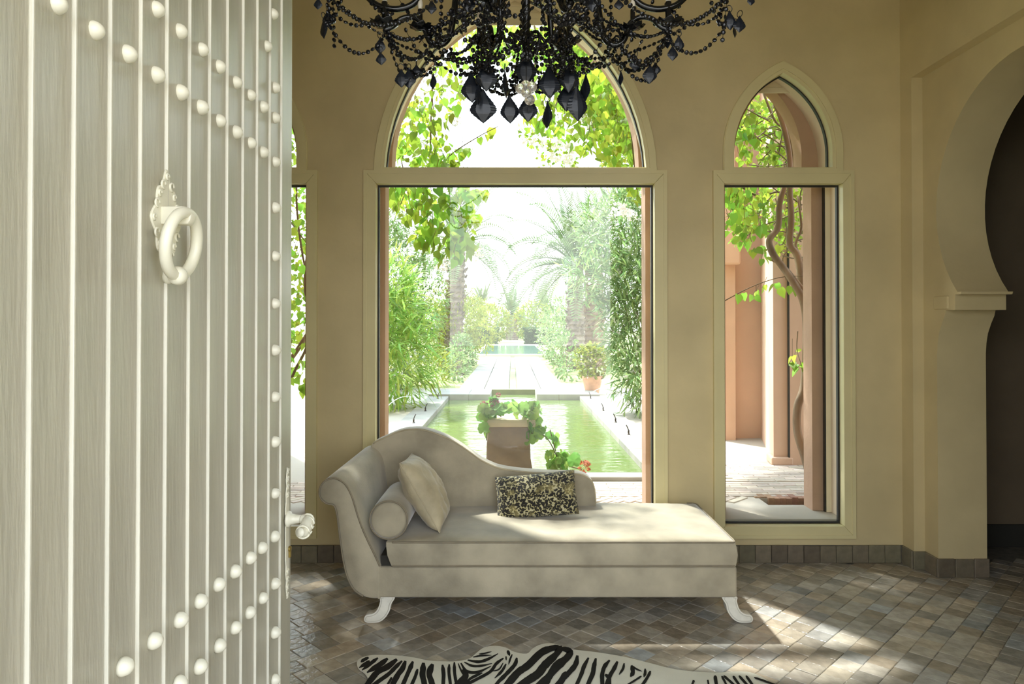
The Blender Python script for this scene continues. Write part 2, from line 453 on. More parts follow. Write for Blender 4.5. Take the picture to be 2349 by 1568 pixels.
# outer skins of the same wall (terracotta render): jamb layer paled to look sunlit, then the narrower outer arches
def outer_hole(x0, jamb, zspring, a, zc, rad, zb):
    ar = arch_loop(x0, a, zc, rad, zspring, 0.0)[2:]
    return [(x0 - jamb, zb), (x0 + jamb, zb), (x0 + jamb, zspring), (ar[0][0], zspring)] + ar + [(ar[-1][0], zspring), (x0 - jamb, zspring)]
mb = MB()
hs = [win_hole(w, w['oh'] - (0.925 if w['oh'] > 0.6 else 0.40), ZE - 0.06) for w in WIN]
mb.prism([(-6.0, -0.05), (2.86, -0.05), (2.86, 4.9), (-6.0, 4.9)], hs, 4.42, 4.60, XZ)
tag(mb.build('wall_reveal', reveal), 'reveal behind the window frames, tinted pale as if sunlit', 'wall', kind='structure')
mb = MB()
C0 = 0.0217
hs = [outer_hole(C0, 0.858, 2.45, 0.29, 2.53, 1.105, ZE - 0.06), outer_hole(1.6915, 0.285, 2.44, 0.41, 2.578, 0.633, ZE - 0.06), outer_hole(-1.648, 0.285, 2.44, 0.41, 2.578, 0.633, ZE - 0.06)]
mb.prism([(-6.0, -0.05), (2.86, -0.05), (2.86, 4.9), (-6.0, 4.9)], hs, 4.60, 4.735, XZ)
tag(mb.build('wall_outside', terra), 'terracotta-rendered outer face of the window wall with pointed arches', 'wall', kind='structure')

# sills: paving strip inside each reveal
sm = MB()
for w in WIN: sm.box(w['x'] - w['oh'], w['x'] + w['oh'], 4.40, 4.74, ZE - 0.2, ZE + 0.002)
tag(sm.build('trim_1', stone), 'pale stone sills in the three window reveals', 'sill', kind='structure')

# windows
LBL = ['large pointed-arch window over the pool behind the chaise longue', 'narrow pointed-arch window to the right of the chaise longue', 'narrow pointed-arch window half hidden behind the studded door']
for i, w in enumerate(WIN):
    x0, oh, gh = w['x'], w['oh'], w['gh']
    root = empty('window_%d' % (i + 1), (x0, 4.35, Z_GB), LBL[i], 'window', kind='structure')
    g = 0.0006
    def piece(name, pts, y0=YF, y1=4.40):
        m = MB(); m.prism(pts, [], y0, y1, XZ); return m.build(name, framep, root, bevel=0.002, bseg=1)
    xl, xr, il, ir = x0 - oh, x0 + oh, x0 - gh, x0 + gh
    piece('frame_rail', [(xl + g, Z_OT), (xr - g, Z_OT), (ir - g, Z_GT), (il + g, Z_GT)])
    piece('frame_rail', [(xl + g, Z_OB), (il + g, Z_GB), (ir - g, Z_GB), (xr - g, Z_OB)])
    piece('frame_stile', [(xl, Z_OB + g), (xl, Z_OT - g), (il, Z_GT - g), (il, Z_GB + g)])
    piece('frame_stile', [(xr, Z_OB + g), (ir, Z_GB + g), (ir, Z_GT - g), (xr, Z_OT - g)])
    # raised outer fillet of the lower frame
    m = MB(); q = 0.022
    m.prism([(xl, Z_OB), (xr, Z_OB), (xr, Z_OT), (xl, Z_OT)], [[(xl + q, Z_OB + q), (xr - q, Z_OB + q), (xr - q, Z_OT - q), (xl + q, Z_OT - q)]], YF - 0.004, YF + 0.002, XZ)
    m.build('frame_fillet', framep, root)
    # arch casing, in two steps, closed by its own bottom bar
    m = MB()
    outer = arch_loop(x0, w['a'], w['zc'], w['r'], Z_OT, 0.068); inner = arch_loop(x0, w['a'], w['zc'], w['r'], Z_AB, 0.0)
    m.prism(outer, [inner], YF + 0.004, 4.40, XZ)
    m.build('arch_frame', framep, root, bevel=0.0015, bseg=1)
    m = MB()
    m.prism(arch_loop(x0, w['a'], w['zc'], w['r'], Z_OT, 0.064), [arch_loop(x0, w['a'], w['zc'], w['r'], Z_OT - 0.001, 0.022, zb_d=Z_OT + 0.012)], YF - 0.003, YF + 0.006, XZ)
    m.build('arch_fillet', framep, root)
    m = MB(); k = 0.010
    m.prism([(il, Z_GB), (ir, Z_GB), (ir, Z_GT), (il, Z_GT)], [[(il + k, Z_GB + k), (ir - k, Z_GB + k), (ir - k, Z_GT - k), (il + k, Z_GT - k)]], 4.374, 4.398, XZ)
    m.prism(inner, [arch_loop(x0, w['a'], w['zc'], w['r'], Z_AB + 0.006, -0.007)], 4.374, 4.398, XZ)
    m.build('gasket', blackr, root)
    m = MB(); m.prism([(il, Z_GB), (ir, Z_GB), (ir, Z_GT), (il, Z_GT)], [], 4.386, 4.387, XZ); m.build('glass_pane', glassm, root)
    m = MB(); m.prism(inner, [], 4.386, 4.387, XZ); m.build('glass_pane', glassm, root)

# roller shutters outside: guide rails and the lowest slats showing at the head
SH = [('beige roller shutter drawn up at the head of the large arched window', 0.0217, 0.965, P(CX, 61, 4.57).z), ('beige roller shutter drawn up at the head of the right narrow window', 1.6915, 0.40, P(1797, 216, 4.57).z), ('beige roller shutter of the narrow window behind the door', -1.648, 0.40, P(1797, 216, 4.57).z)]
for lab, x0, h, zb in SH:
    root = empty('roller_shutter', (x0, 4.57, zb), lab, 'shutter', 'roller shutters outside the windows')
    proto = None
    for k in range(9 if h < 0.6 else 7):
        if proto is None:
            m = MB(); m.box(-h, h, -0.006, 0.006, 0, 0.0385); me = m.mesh('slat', bevel=0.003, bseg=2); proto = me
        link('slat', proto, railm, root, loc=(x0, 4.55, zb + 0.0405 * k))
    for s in (-1, 1):
        m = MB(); xa = x0 + s * (h - 0.024)
        m.box(xa - 0.017, xa + 0.017, 4.56, 4.592, ZE, zb + 0.3); r_ = m.build('guide_rail', railm, root, bevel=0.002)
        m = MB(); m.box(xa - s * 0.021 - 0.004, xa - s * 0.021 + 0.004, 4.562, 4.588, ZE, zb + 0.3); m.build('guide_seal', blackr, r_)

# right wall: recessed panel with a horseshoe arch into a dark room
mb = MB()
mb.prism([(0.65, -0.05), (YW, -0.05), (YW, CEIL + 0.1), (0.65, CEIL + 0.1)], [[(2.55, -0.04), (4.21, -0.04), (4.21, 2.965), (2.55, 2.965)]], XR, 2.485, YZ)
yc, zc_, rr_ = 3.385, 2.13, 0.695
hz = 1.652; a0 = -math.asin((zc_ - hz) / rr_)
arc = [(yc + rr_ * math.cos(a0 + (PI - 2 * a0) * k / 40), zc_ + rr_ * math.sin(a0 + (PI - 2 * a0) * k / 40)) for k in range(41)]
jy = 4.08
far = [(jy, -0.04), (jy, 1.30), (jy - 0.006, 1.36), (jy - 0.02, 1.42), (jy - 0.05, 1.48), (jy - 0.075, 1.52), (jy - 0.085, 1.552), (arc[0][0] + 0.02, 1.552), (arc[0][0] + 0.02, 1.638), (arc[0][0] - 0.03, 1.638), (arc[0][0] - 0.035, 1.652)]
near = [(2 * yc - y, z) for y, z in reversed(far)]
mb.prism([(0.65, -0.05), (4.33, -0.05), (4.33, CEIL + 0.1), (0.65, CEIL + 0.1)], [far + arc + near], 2.485, 2.77, YZ)
wall_right = tag(mb.build('wall_right', plaster, smooth=True, angle=R(35)), 'plaster side wall with a recessed panel and horseshoe archway', 'wall', kind='structure')
for yy, s in ((jy, 1), (2 * yc - jy, -1)):
    m = MB(); a, b = sorted((yy + s * 0.02, yy - s * 0.115)); m.box(2.476, 2.785, a, b, 1.558, 1.634); m.build('impost', plaster, wall_right, bevel=0.006)

# other walls, ceiling, dark room
m = MB(); m.box(XL - 0.2, XL, 0.65, YW, -0.05, CEIL + 0.1); tag(m.build('wall_left', plaster), 'plain sand plaster wall behind the studded door', 'wall', kind='structure')
m = MB(); m.prism([(XL - 0.2, -0.05), (2.8, -0.05), (2.8, CEIL + 0.1), (XL - 0.2, CEIL + 0.1)], [[(-0.78, -0.04), (1.15, -0.04), (1.15, 3.08), (-0.78, 3.08)]], 0.62, 0.80, XZ)
tag(m.build('wall_front', plaster), 'entrance wall around the open double doorway', 'wall', kind='structure')
m = MB(); m.box(XL - 0.2, 2.8, 0.62, 4.42, CEIL, CEIL + 0.12); tag(m.build('ceiling', ceilm), 'plain pale plaster ceiling above the chandelier', 'ceiling', kind='structure')
m = MB(); m.box(-3.2, 3.2, -1.0, 0.62, 3.45, 3.65); m.box(-3.2, -2.9, -1.0, 0.62, -0.05, 3.45); m.box(2.9, 3.2, -1.0, 0.62, -0.05, 3.45); tag(m.build('ceiling_added_porch', ceilm), 'added porch roof and sides dimming daylight at the entrance, out of view', 'porch', kind='structure')  # unseen porch, added to cut the daylight falling on the door
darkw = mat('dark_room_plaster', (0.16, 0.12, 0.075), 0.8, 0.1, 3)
m = MB()
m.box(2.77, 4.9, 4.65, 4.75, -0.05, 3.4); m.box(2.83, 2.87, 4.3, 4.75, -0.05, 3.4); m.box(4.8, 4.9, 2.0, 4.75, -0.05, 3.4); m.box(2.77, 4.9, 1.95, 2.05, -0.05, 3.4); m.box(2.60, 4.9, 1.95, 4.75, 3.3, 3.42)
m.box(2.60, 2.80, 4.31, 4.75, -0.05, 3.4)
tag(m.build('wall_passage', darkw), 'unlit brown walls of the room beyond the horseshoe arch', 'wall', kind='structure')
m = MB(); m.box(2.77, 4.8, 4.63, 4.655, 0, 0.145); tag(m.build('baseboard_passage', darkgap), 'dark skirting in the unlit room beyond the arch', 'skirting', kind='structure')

# floor: grout bed and zellige tiles laid at 45 degrees
m = MB(); m.box(XL - 0.1, 4.9, 0.3, 4.75, -0.2, -0.0035)
floor = tag(m.build('floor', grout), 'grey-brown glazed tile floor laid on the diagonal', 'floor', kind='structure')
def tile_mb(rng):
    m = MB(); h = 0.0487; j = lambda: rng.uniform(-0.0012, 0.0012)
    c = [(-h + j(), -h + j()), (h + j(), -h + j()), (h + j(), h + j()), (-h + j(), h + j())]
    t = rng.uniform(-0.0005, 0.0012)
    b = 0.003
    def ins(p): return (p[0] - math.copysign(b, p[0]), p[1] - math.copysign(b, p[1]))
    zs = [t + rng.uniform(-0.0007, 0.0007) for _ in c]
    m.add([(*p, -0.015) for p in c] + [(*p, z - 0.0022) for p, z in zip(c, zs)] + [(*ins(p), z) for p, z in zip(c, zs)],
          [(0, 1, 5, 4), (1, 2, 6, 5), (2, 3, 7, 6), (3, 0, 4, 7), (4, 5, 9, 8), (5, 6, 10, 9), (6, 7, 11, 10), (7, 4, 8, 11), (8, 9, 10, 11)])
    return m
rng = random.Random(3)
tiles = []
u1 = Vector((math.sqrt(.5), math.sqrt(.5), 0)); u2 = Vector((-math.sqrt(.5), math.sqrt(.5), 0))
for i in range(-60, 90):
    off = rng.choice((0, 0.02, 0.05, 0.07, rng.uniform(0, 0.1)))
    for k in range(-70, 70):
        p = u1 * (k * 0.0985 + off) + u2 * (i * 0.0985) + Vector((0.5, 2.5, 0))
        if XL - 0.03 < p.x < 4.75 and 0.35 < p.y < 4.36 and not (p.x > 2.85 and p.y < 2.1): tiles.append(p)
def seen(p):
    x = CX + FPX * p.x / p.y; y = HOR + FPX * EYE / p.y
    return 655 < x < 2360 and y < 1580 and not (1020 < x < 1600 and y > 1540)
vis = sorted([p for p in tiles if seen(p)], key=lambda p: p.y)
near300 = set(id(p) for p in vis[:300])
variants = [tile_mb(rng).mesh('tile') for _ in range(12)]
rest = MB()
for p in tiles:
    if id(p) in near300:
        link('tile', variants[rng.randrange(12)], tile_o, floor, loc=(p.x, p.y, 0), rot=(0, 0, R(45) + rng.choice((0, 1, 2, 3)) * PI / 2 + rng.uniform(-0.012, 0.012)))
    else:
        t = tile_mb(rng); c, s = math.cos(R(45)), math.sin(R(45))
        rest.add([(v.x * c - v.y * s + p.x, v.x * s + v.y * c + p.y, v.z) for v in t.v], t.f)
rest.build('distant_tiles', tile_s, floor, stuff=True)

# skirting tiles
m = MB(); m.box(XL, XR, YW - 0.006, YW + 0.01, 0, 0.108)
bb = tag(m.build('baseboard_back', grout), 'row of grey skirting tiles under the windows', 'skirting', kind='structure')
protos = {}
def skirt_tile(wd, dz):
    key = (round(wd, 3), dz)
    if key not in protos:
        mm = MB(); mm.box(-wd / 2, wd / 2, 0, 0.013, 0.001, 0.108 + dz); protos[key] = mm.mesh('tile', bevel=0.0025, bseg=1)
    return protos[key]
x = XL + 0.05
while x < XR - 0.03:
    link('tile', skirt_tile(0.097, rng.choice((-0.003, 0, 0.002))), base_t, bb, loc=(x, YW - 0.017 + rng.uniform(-0.001, 0.001), 0)); x += 0.1
m = MB(); m.box(2.412, 2.425, 4.215, YW, 0, 0.107)
br = tag(m.build('baseboard_right', grout), 'grey skirting tiles stepping round the archway jamb', 'skirting', kind='structure')
link('tile', skirt_tile(0.11, 0), base_t, br, loc=(XR - 0.014, 4.266, 0), rot=(0, 0, R(-90)))
link('tile', skirt_tile(0.074, 0), base_t, br, loc=(2.449, 4.195, 0))
link('tile', skirt_tile(0.125, 0.002), base_t, br, loc=(2.470, 4.128, 0), rot=(0, 0, R(-90)))
for k, wd in enumerate((0.11, 0.11, 0.09)):
    link('tile', skirt_tile(wd - 0.004, -0.002 * (k % 2)), base_t, br, loc=(2.522 + (0, 0.11, 0.21)[k], 4.066, 0))

# ================================================================== THE STUDDED DOOR
DW = 0.1; DB = 10.27
def dxs(Y): return -0.717 + 0.0047 * Y
def door_pt(px, py):      # point on the leaf's face under a pixel
    Y = 1147.2 / (1182 - px)
    for _ in range(4): Y = -dxs(Y) * FPX / (CX - px)
    return P(px, py, Y)
door = empty('door_1', (-0.74, 0.83, 0.0), 'cream plank door with rows of domed studs standing open at the left', 'door', kind='structure')
DT = 3.05
brd = None
for k in range(-2, 12):
    y0 = DW * (k + DB); y1 = y0 + (DW if k < 11 else DW * 1.12) - 0.0012
    fx0, fx1 = dxs(y0), dxs(y1)
    m = MB(); t = 0.05; sd = 0.0042
    # each board stands a little proud along its near edge, with a rounded bead
    prof = [(fx0 - t, y0), (fx0 + sd * 0.35, y0), (fx0 + sd * 0.9, y0 + 0.0012), (fx0 + sd, y0 + 0.004), (fx0 + sd * 0.8, y0 + 0.0062), (fx0 + 0.0012, y0 + 0.0085), (fx1 - 0.001, y1 - 0.003), (fx1 - 0.003, y1), (fx1 - t, y1)]
    m.loft([[(px, py, 0.012) for px, py in prof], [(px, py, DT) for px, py in prof]])
    m.build('plank', doorp, door, smooth=True, angle=R(50))
m = MB(); m.box(-0.80, -0.758, DW * (DB - 2) + 0.1, DW * (DB + 11.9), 0.3, 0.45); m.build('ledge', doorp, door, bevel=0.004)
m = MB(); m.box(-0.80, -0.758, DW * (DB - 2) + 0.1, DW * (DB + 11.9), 2.5, 2.65); m.build('ledge', doorp, door, bevel=0.004)

studs = [(125, 10), (212, 70), (288, 124), (354, 172), (410, 212), (457, 246), (500, 277), (538, 303), (572, 328), (600, 349), (628, 371),
         (354, 22), (408, 72), (459, 114), (499, 153), (538, 189), (571, 218), (600, 245), (628, 270), (623, 32), (609, 106), (628, 201),
         (628, 476), (628, 587), (628, 696), (628, 803), (628, 910), (628, 1013), (628, 1131), (627, 1230), (628, 1338), (628, 1450), (628, 1558),
         (598, 1256), (571, 1279), (536, 1310), (498, 1340), (456, 1378), (410, 1421), (350, 1469), (281, 1528),
         (600, 1371), (570, 1404), (537, 1439), (500, 1480), (455, 1528), (408, 1566)]
m = MB(); m.lathe([(0.0165, -0.004), (0.0168, 0.002), (0.0158, 0.0065), (0.0128, 0.0125), (0.0082, 0.0170), (0.0032, 0.0192), (0.0006, 0.0196)], seg=16, axis='x')
stud_me = m.mesh('stud', smooth=True)
for px, py in studs:
    p = door_pt(px, py); link('stud', stud_me, doorstud, door, loc=(p.x + 0.001, p.y, p.z), rot=(rng.uniform(0, 6), 0, 0), scale=rng.uniform(0.95, 1.06))

# ring knocker
kc = door_pt(378, 492)
xd = kc.x
m = MB()
outl = []
for k in range(64):
    a = 2 * PI * k / 64
    dr = 1.0 / (abs(math.cos(a)) ** 1.25 + abs(math.sin(a)) ** 1.25) ** (1 / 1.25)
    rad = dr * (1 + 0.10 * math.sin(8 * a + 1.57) * 0.8)
    outl.append((kc.y + rad * 0.058 * math.cos(a), kc.z - 0.012 + rad * 0.098 * math.sin(a)))
m.prism(outl, [], xd, xd + 0.005, YZ)
plate = m.build('knocker_plate', doorw, door, smooth=True, bevel=0.0015, bseg=1, angle=R(40))
m = MB()
for k in range(16):
    a = 2 * PI * k / 16
    dr = 1.0 / (abs(math.cos(a)) ** 1.25 + abs(math.sin(a)) ** 1.25) ** (1 / 1.25)
    cy, cz = kc.y + dr * 0.052 * math.cos(a), kc.z - 0.012 + dr * 0.089 * math.sin(a)
    rr = 0.008 if k % 2 else 0.0055
    path = [Vector((xd + 0.006, cy + rr * math.cos(t * 0.5), cz + rr * math.sin(t * 0.5))) for t in range(0, 11)]
    m.tube(path, 0.0025, 6)
m.build('scroll', doorw, plate, smooth=True)
b = Vector((xd, 1.414, 0))
m = MB(); zt = P(400, 475, 1.414).z; zb = P(400, 516, 1.414).z
prof = [(xd + 0.004, zb), (xd + 0.004, zt), (xd + 0.050, zt), (xd + 0.062, zt - 0.006), (xd + 0.066, zt - 0.016), (xd + 0.064, zb + 0.008), (xd + 0.058, zb)]
m.prism(prof, [], b.y - 0.013, b.y + 0.013, lambda u, v, d: Vector((u, d, v)))
m.build('bracket', doorw, door, smooth=True, bevel=0.003, angle=R(40))
rc = Vector((xd + 0.044, b.y - 0.006, zt - 0.076))
m = MB(); ring = []
for k in range(40):
    a = 2 * PI * k / 40
    ring.append(rc + Vector((0.010 * math.sin(a), 0.064 * math.cos(a), 0.0635 * math.sin(a))))
m.tube(ring, 0.0118, 10, closed=True); m.build('ring', doorw, door, smooth=True)
m = MB(); cz = rc.z - 0.0635
m.lathe([(0.004, -0.016), (0.016, -0.013), (0.020, 0), (0.016, 0.013), (0.004, 0.016)], (rc.x - 0.008, rc.y, cz), 14, 'y'); m.build('ring_knop', doorw, door, smooth=True)
sp = door_pt(381, 634)
m = MB(); m.lathe([(0.015, -0.002), (0.016, 0.006), (0.013, 0.014), (0.007, 0.019), (0.001, 0.021)], (sp.x, sp.y, sp.z), 14, 'x'); m.build('strike_stud', doorw, door, smooth=True)

# lever handle with its long pierced plate and keyhole
h = door_pt(657, 1190); hx, hy, hz_ = h.x, h.y, h.z
m = MB(); pts = []
zt, zb = door_pt(655, 1072).z, door_pt(655, 1376).z
prof = [(0.0, 0.0), (0.10, 0.010), (0.14, 0.006), (0.2, 0.013), (0.26, 0.011), (0.3, 0.016), (0.7, 0.016), (0.74, 0.011), (0.8, 0.013), (0.86, 0.006), (0.9, 0.010), (1.0, 0.0)]
right = [(hy + r, zt + (zb - zt) * t) for t, r in prof]; left = [(hy - r, z) for (y, z), (t, r) in zip(reversed(right), reversed(prof)) if r > 0]
left = [(2 * hy - y, z) for y, z in reversed(right[1:-1])]
m.prism(right + left, [], hx, hx + 0.004, YZ)
esc = m.build('handle_plate', doorw, door, bevel=0.001, bseg=1)
m = MB()
for t in (0.03, 0.09, 0.15, 0.21, 0.79, 0.85, 0.91, 0.97):
    z = zt + (zb - zt) * t
    for s in (-1, 1):
        m.tube([Vector((hx + 0.005, hy + s * (0.004 + 0.005 * math.cos(a * 0.6)), z + 0.007 * math.sin(a * 0.6))) for a in range(10)], 0.0018, 6)
m.build('scroll', doorw, esc, smooth=True)
m = MB(); m.lathe([(0.024, 0.0), (0.026, 0.004), (0.024, 0.010), (0.017, 0.014), (0.014, 0.03), (0.012, 0.055)], (hx + 0.002, hy, hz_), 18, 'x')
m.build('handle_rose', doorw, door, smooth=True)
path = smooth_path([(hx + 0.045, hy, hz_), (hx + 0.066, hy - 0.004, hz_ - 0.003), (hx + 0.073, hy - 0.03, hz_ - 0.010), (hx + 0.072, hy - 0.058, hz_ - 0.022), (hx + 0.066, hy - 0.080, hz_ - 0.018)], 7)
m = MB(); m.tube(path, lambda t: 0.0135 + 0.006 * math.sin(PI * min(1, t * 1.1)) * (1 if t < 0.95 else 0.7), 14)
lev = m.build('lever', doorw, door, smooth=True)
m = MB()
for j in range(4):
    c = path[8 + j * 5]
    m.tube([c + Vector((0.0195 * math.cos(a * 0.42), 0.006 * math.sin(a * 0.21 + j) + 0.004 * a * 0.2, 0.0195 * math.sin(a * 0.42))) for a in range(15)], 0.0032, 6, closed=False)
m.build('twist_ridge', doorw, lev, smooth=True)
kp = door_pt(660, 1264)
m = MB(); m.lathe([(0.009, 0), (0.009, 0.006), (0.005, 0.007)], (kp.x + 0.004, kp.y, kp.z + 0.008), 12, 'x'); m.box(kp.x + 0.004, kp.x + 0.010, kp.y - 0.005, kp.y + 0.005, kp.z - 0.018, kp.z + 0.004)
tag(m.build('keyhole', brass, esc, smooth=False), 'brass keyhole')
# the other leaf, folded back out of the picture, and the frame
m = MB(); m.box(1.18, 2.34, 0.82, 0.87, 0.012, DT); o = m.build('door_2', doorp, bevel=0.004); tag(o, 'plain inner side of the second door leaf, outside the frame', 'door', kind='structure')

# ================================================================== CHAISE LONGUE
CYF, CYB = 3.44, 4.19
def F(px, py, Y=CYF):
    p = P(px, py, Y); return (p.x, p.z)
ch = empty('chaise_longue', (0.2, 3.8, 0.0), 'taupe velvet chaise longue with one rolled arm in front of the window', 'sofa')
xa, xb = F(872, 1300)[0], F(1691, 1300)[0]
ztop, zbot = F(1200, 1300)[1], F(1200, 1371)[1]
m = MB(); m.box(xa - 0.02, xb, CYF, CYB, zbot, ztop); m.build('base', velvet, ch, smooth=True, bevel=0.012, bseg=3, angle=R(60))
# arm: front outline carried back with a slight rise
arm = [(873, 1297), (864, 1276), (848, 1243), (834, 1212), (823, 1182), (816, 1158), (808, 1134), (797, 1113), (783, 1100), (766, 1094), (749, 1098), (737, 1108), (731, 1122), (732, 1138), (740, 1150), (752, 1157), (762, 1158), (768, 1166), (773, 1190), (777, 1225), (782, 1260), (787, 1290), (796, 1325), (811, 1352), (833, 1368), (855, 1373), (873, 1373)]
A = [Vector((*F(*p), 0)) for p in arm]
top2 = smooth_path([(a.x, a.y, 0) for a in A], 3)
zmax = max(v.y for v in top2)
def arm_loop(y, t, inset=0.0):
    out = []
    for v in top2:
        k = max(0, (v.y - 0.25) / (zmax - 0.25)) ** 1.3
        x = v.x + 0.065 * t * k; z = v.y + 0.045 * t * k
        out.append(Vector((x, y, z)))
    if inset:
        c = sum(out, Vector()) / len(out); n = len(out)
        res = []
        for i, p in enumerate(out):
            e = out[(i + 1) % n] - out[i - 1]; nn = Vector((e.z, 0, -e.x))
            if nn.length > 1e-9: nn.normalize()
            res.append(p - nn * inset * ARM_S)
        out = res
    return out
l0 = arm_loop(0, 0); area = sum(l0[i].x * l0[(i + 1) % len(l0)].z - l0[(i + 1) % len(l0)].x * l0[i].z for i in range(len(l0)))
ARM_S = 1 if area > 0 else -1
m = MB()
loops = [arm_loop(CYF - 0.004, 0, 0.012), arm_loop(CYF + 0.004, 0, 0.003), arm_loop(CYF + 0.016, 0.02)] + [arm_loop(CYF + 0.016 + (4.08 - CYF) * t, t) for t in (0.2, 0.4, 0.6, 0.8, 1.0)]
m.loft(loops); m.build('rolled_arm', velvet, ch, smooth=True, angle=R(65))
m = MB(); m.tube([v + Vector((0, -0.003, 0)) for v in arm_loop(CYF, 0, 0.004)[:-6]], 0.0042, 6); m.build('arm_piping', pipem, ch, smooth=True)
# backrest with the serpentine top
bk = [(846, 1060), (850, 1030), (856, 1015), (881, 1002), (914, 988), (940, 983), (972, 984), (1018, 999), (1053, 1018), (1082, 1038), (1103, 1053), (1125, 1064), (1147, 1072), (1190, 1079), (1255, 1084), (1298, 1085), (1330, 1086), (1350, 1094), (1361, 1108), (1366, 1134), (1367, 1172)]
sp_ = smooth_path([(*F(a, b, 4.04), 0) for a, b in bk], 4)
bl = [(v.x, v.y) for v in sp_] + [(F(1367, 1172, 4.04)[0], 0.33), (F(846, 1060, 4.04)[0], 0.33)]
m = MB(); m.prism(bl, [], 4.045, 4.135, XZ); m.build('backrest', velvet, ch, smooth=True, bevel=0.016, bseg=3, angle=R(60))
m = MB(); m.tube([Vector((v.x, 4.046, v.y - 0.006)) for v in sp_[8:-2]], 0.0045, 6); m.build('back_piping', velvet_l, ch, smooth=True)
# seat cushion: domed slab
cx0, cx1 = F(886, 1270)[0], F(1686, 1270)[0]; cz0, cz1 = ztop + 0.002, F(1300, 1243)[1]
NX, NY = 56, 20; m = MB(); top = []; bot = []
def edge(t): return max(0.0, 1 - (2 * abs(t - 0.5)) ** 6)
for j in range(NY + 1):
    for i in range(NX + 1):
        u, v = i / NX, j / NY
        x = cx0 + (cx1 - cx0) * u; y = CYF - 0.004 + (CYB - 0.005 - CYF) * v
        d = (edge(u) * edge(v)) ** 0.6
        wr = 0.003 * mnoise.noise(Vector((x * 9, y * 22, 0))) * d + 0.006 * mnoise.noise(Vector((x * 3, y * 3, 5))) * d
        e = min(u * (cx1 - cx0), (1 - u) * (cx1 - cx0), v * 0.75, (1 - v) * 0.75)
        puck = 0.0022 * math.sin(x * 105 + 2 * math.sin(x * 17)) * math.exp(-e / 0.03) * (1 if e > 0.005 else 0)
        top.append((x, y, cz1 + 0.020 * d + wr + puck))
m.v = [Vector(t) for t in top]
W1 = NX + 1
for j in range(NY):
    for i in range(NX): m.f.append((j * W1 + i, j * W1 + i + 1, (j + 1) * W1 + i + 1, (j + 1) * W1 + i))
per = [i for i in range(NX + 1)] + [j * W1 + NX for j in range(1, NY + 1)] + [NY * W1 + i for i in range(NX - 1, -1, -1)] + [j * W1 for j in range(NY - 1, 0, -1)]
rows = [per]
for s in (0.15, 0.5, 0.85, 1.0):
    base = len(m.v); row = []
    for q in per:
        p = m.v[q]; b_ = 0.009 * math.sin(PI * s) + 0.002 * math.sin(p.x * 14) * math.sin(PI * s)
        nx = -1 if p.x < cx0 + 1e-4 else (1 if p.x > cx1 - 1e-4 else 0); ny = -1 if p.y < CYF else (1 if p.y > CYB - 0.02 else 0)
        cut = 0.03 * max(0, 1 - (p.x - cx0) / 0.04) * s if p.x < cx0 + 0.04 else 0
        row.append(len(m.v)); m.v.append(Vector((p.x + nx * b_ + cut, p.y + ny * b_, cz1 + (cz0 - cz1) * s)))
    rows.append(row)
for a, b_ in zip(rows, rows[1:]):
    n = len(a)
    for i in range(n): m.f.append((a[i], a[(i + 1) % n], b_[(i + 1) % n], b_[i]))
m.f.append(tuple(rows[-1]))
cush = m.build('seat_cushion', velvet, ch, smooth=True, angle=R(70))
def rect_path(z, ins=0.0):
    return smooth_path([(cx0 + 0.03 + (cx1 - cx0 - 0.09) * k / 40, CYF - 0.006, z) for k in range(41)] + [(cx1 - 0.03, CYF - 0.006, z), (cx1 - 0.004, CYF - 0.003, z), (cx1 + 0.003, CYF + 0.03, z)] + [(cx1 + 0.003, CYF + 0.06 + (CYB - CYF - 0.13) * k / 16, z) for k in range(17)] + [(cx1 + 0.003, CYB - 0.04, z), (cx1 - 0.01, CYB - 0.01, z), (cx1 - 0.05, CYB - 0.005, z)], 8)
m = MB(); m.tube(rect_path(cz1 + 0.001), 0.0045, 6); m.tube(rect_path(cz0 + 0.006), 0.0045, 6)
m.build('cushion_piping', pipem, cush, smooth=True)
m = MB(); m.box(cx0 - 0.03, cx0 + 0.03, CYF + 0.02, CYB, ztop - 0.001, ztop + 0.05); m.build('arm_gap_shade', darkgap, ch)  # near-black strip standing in for shade between arm and seat
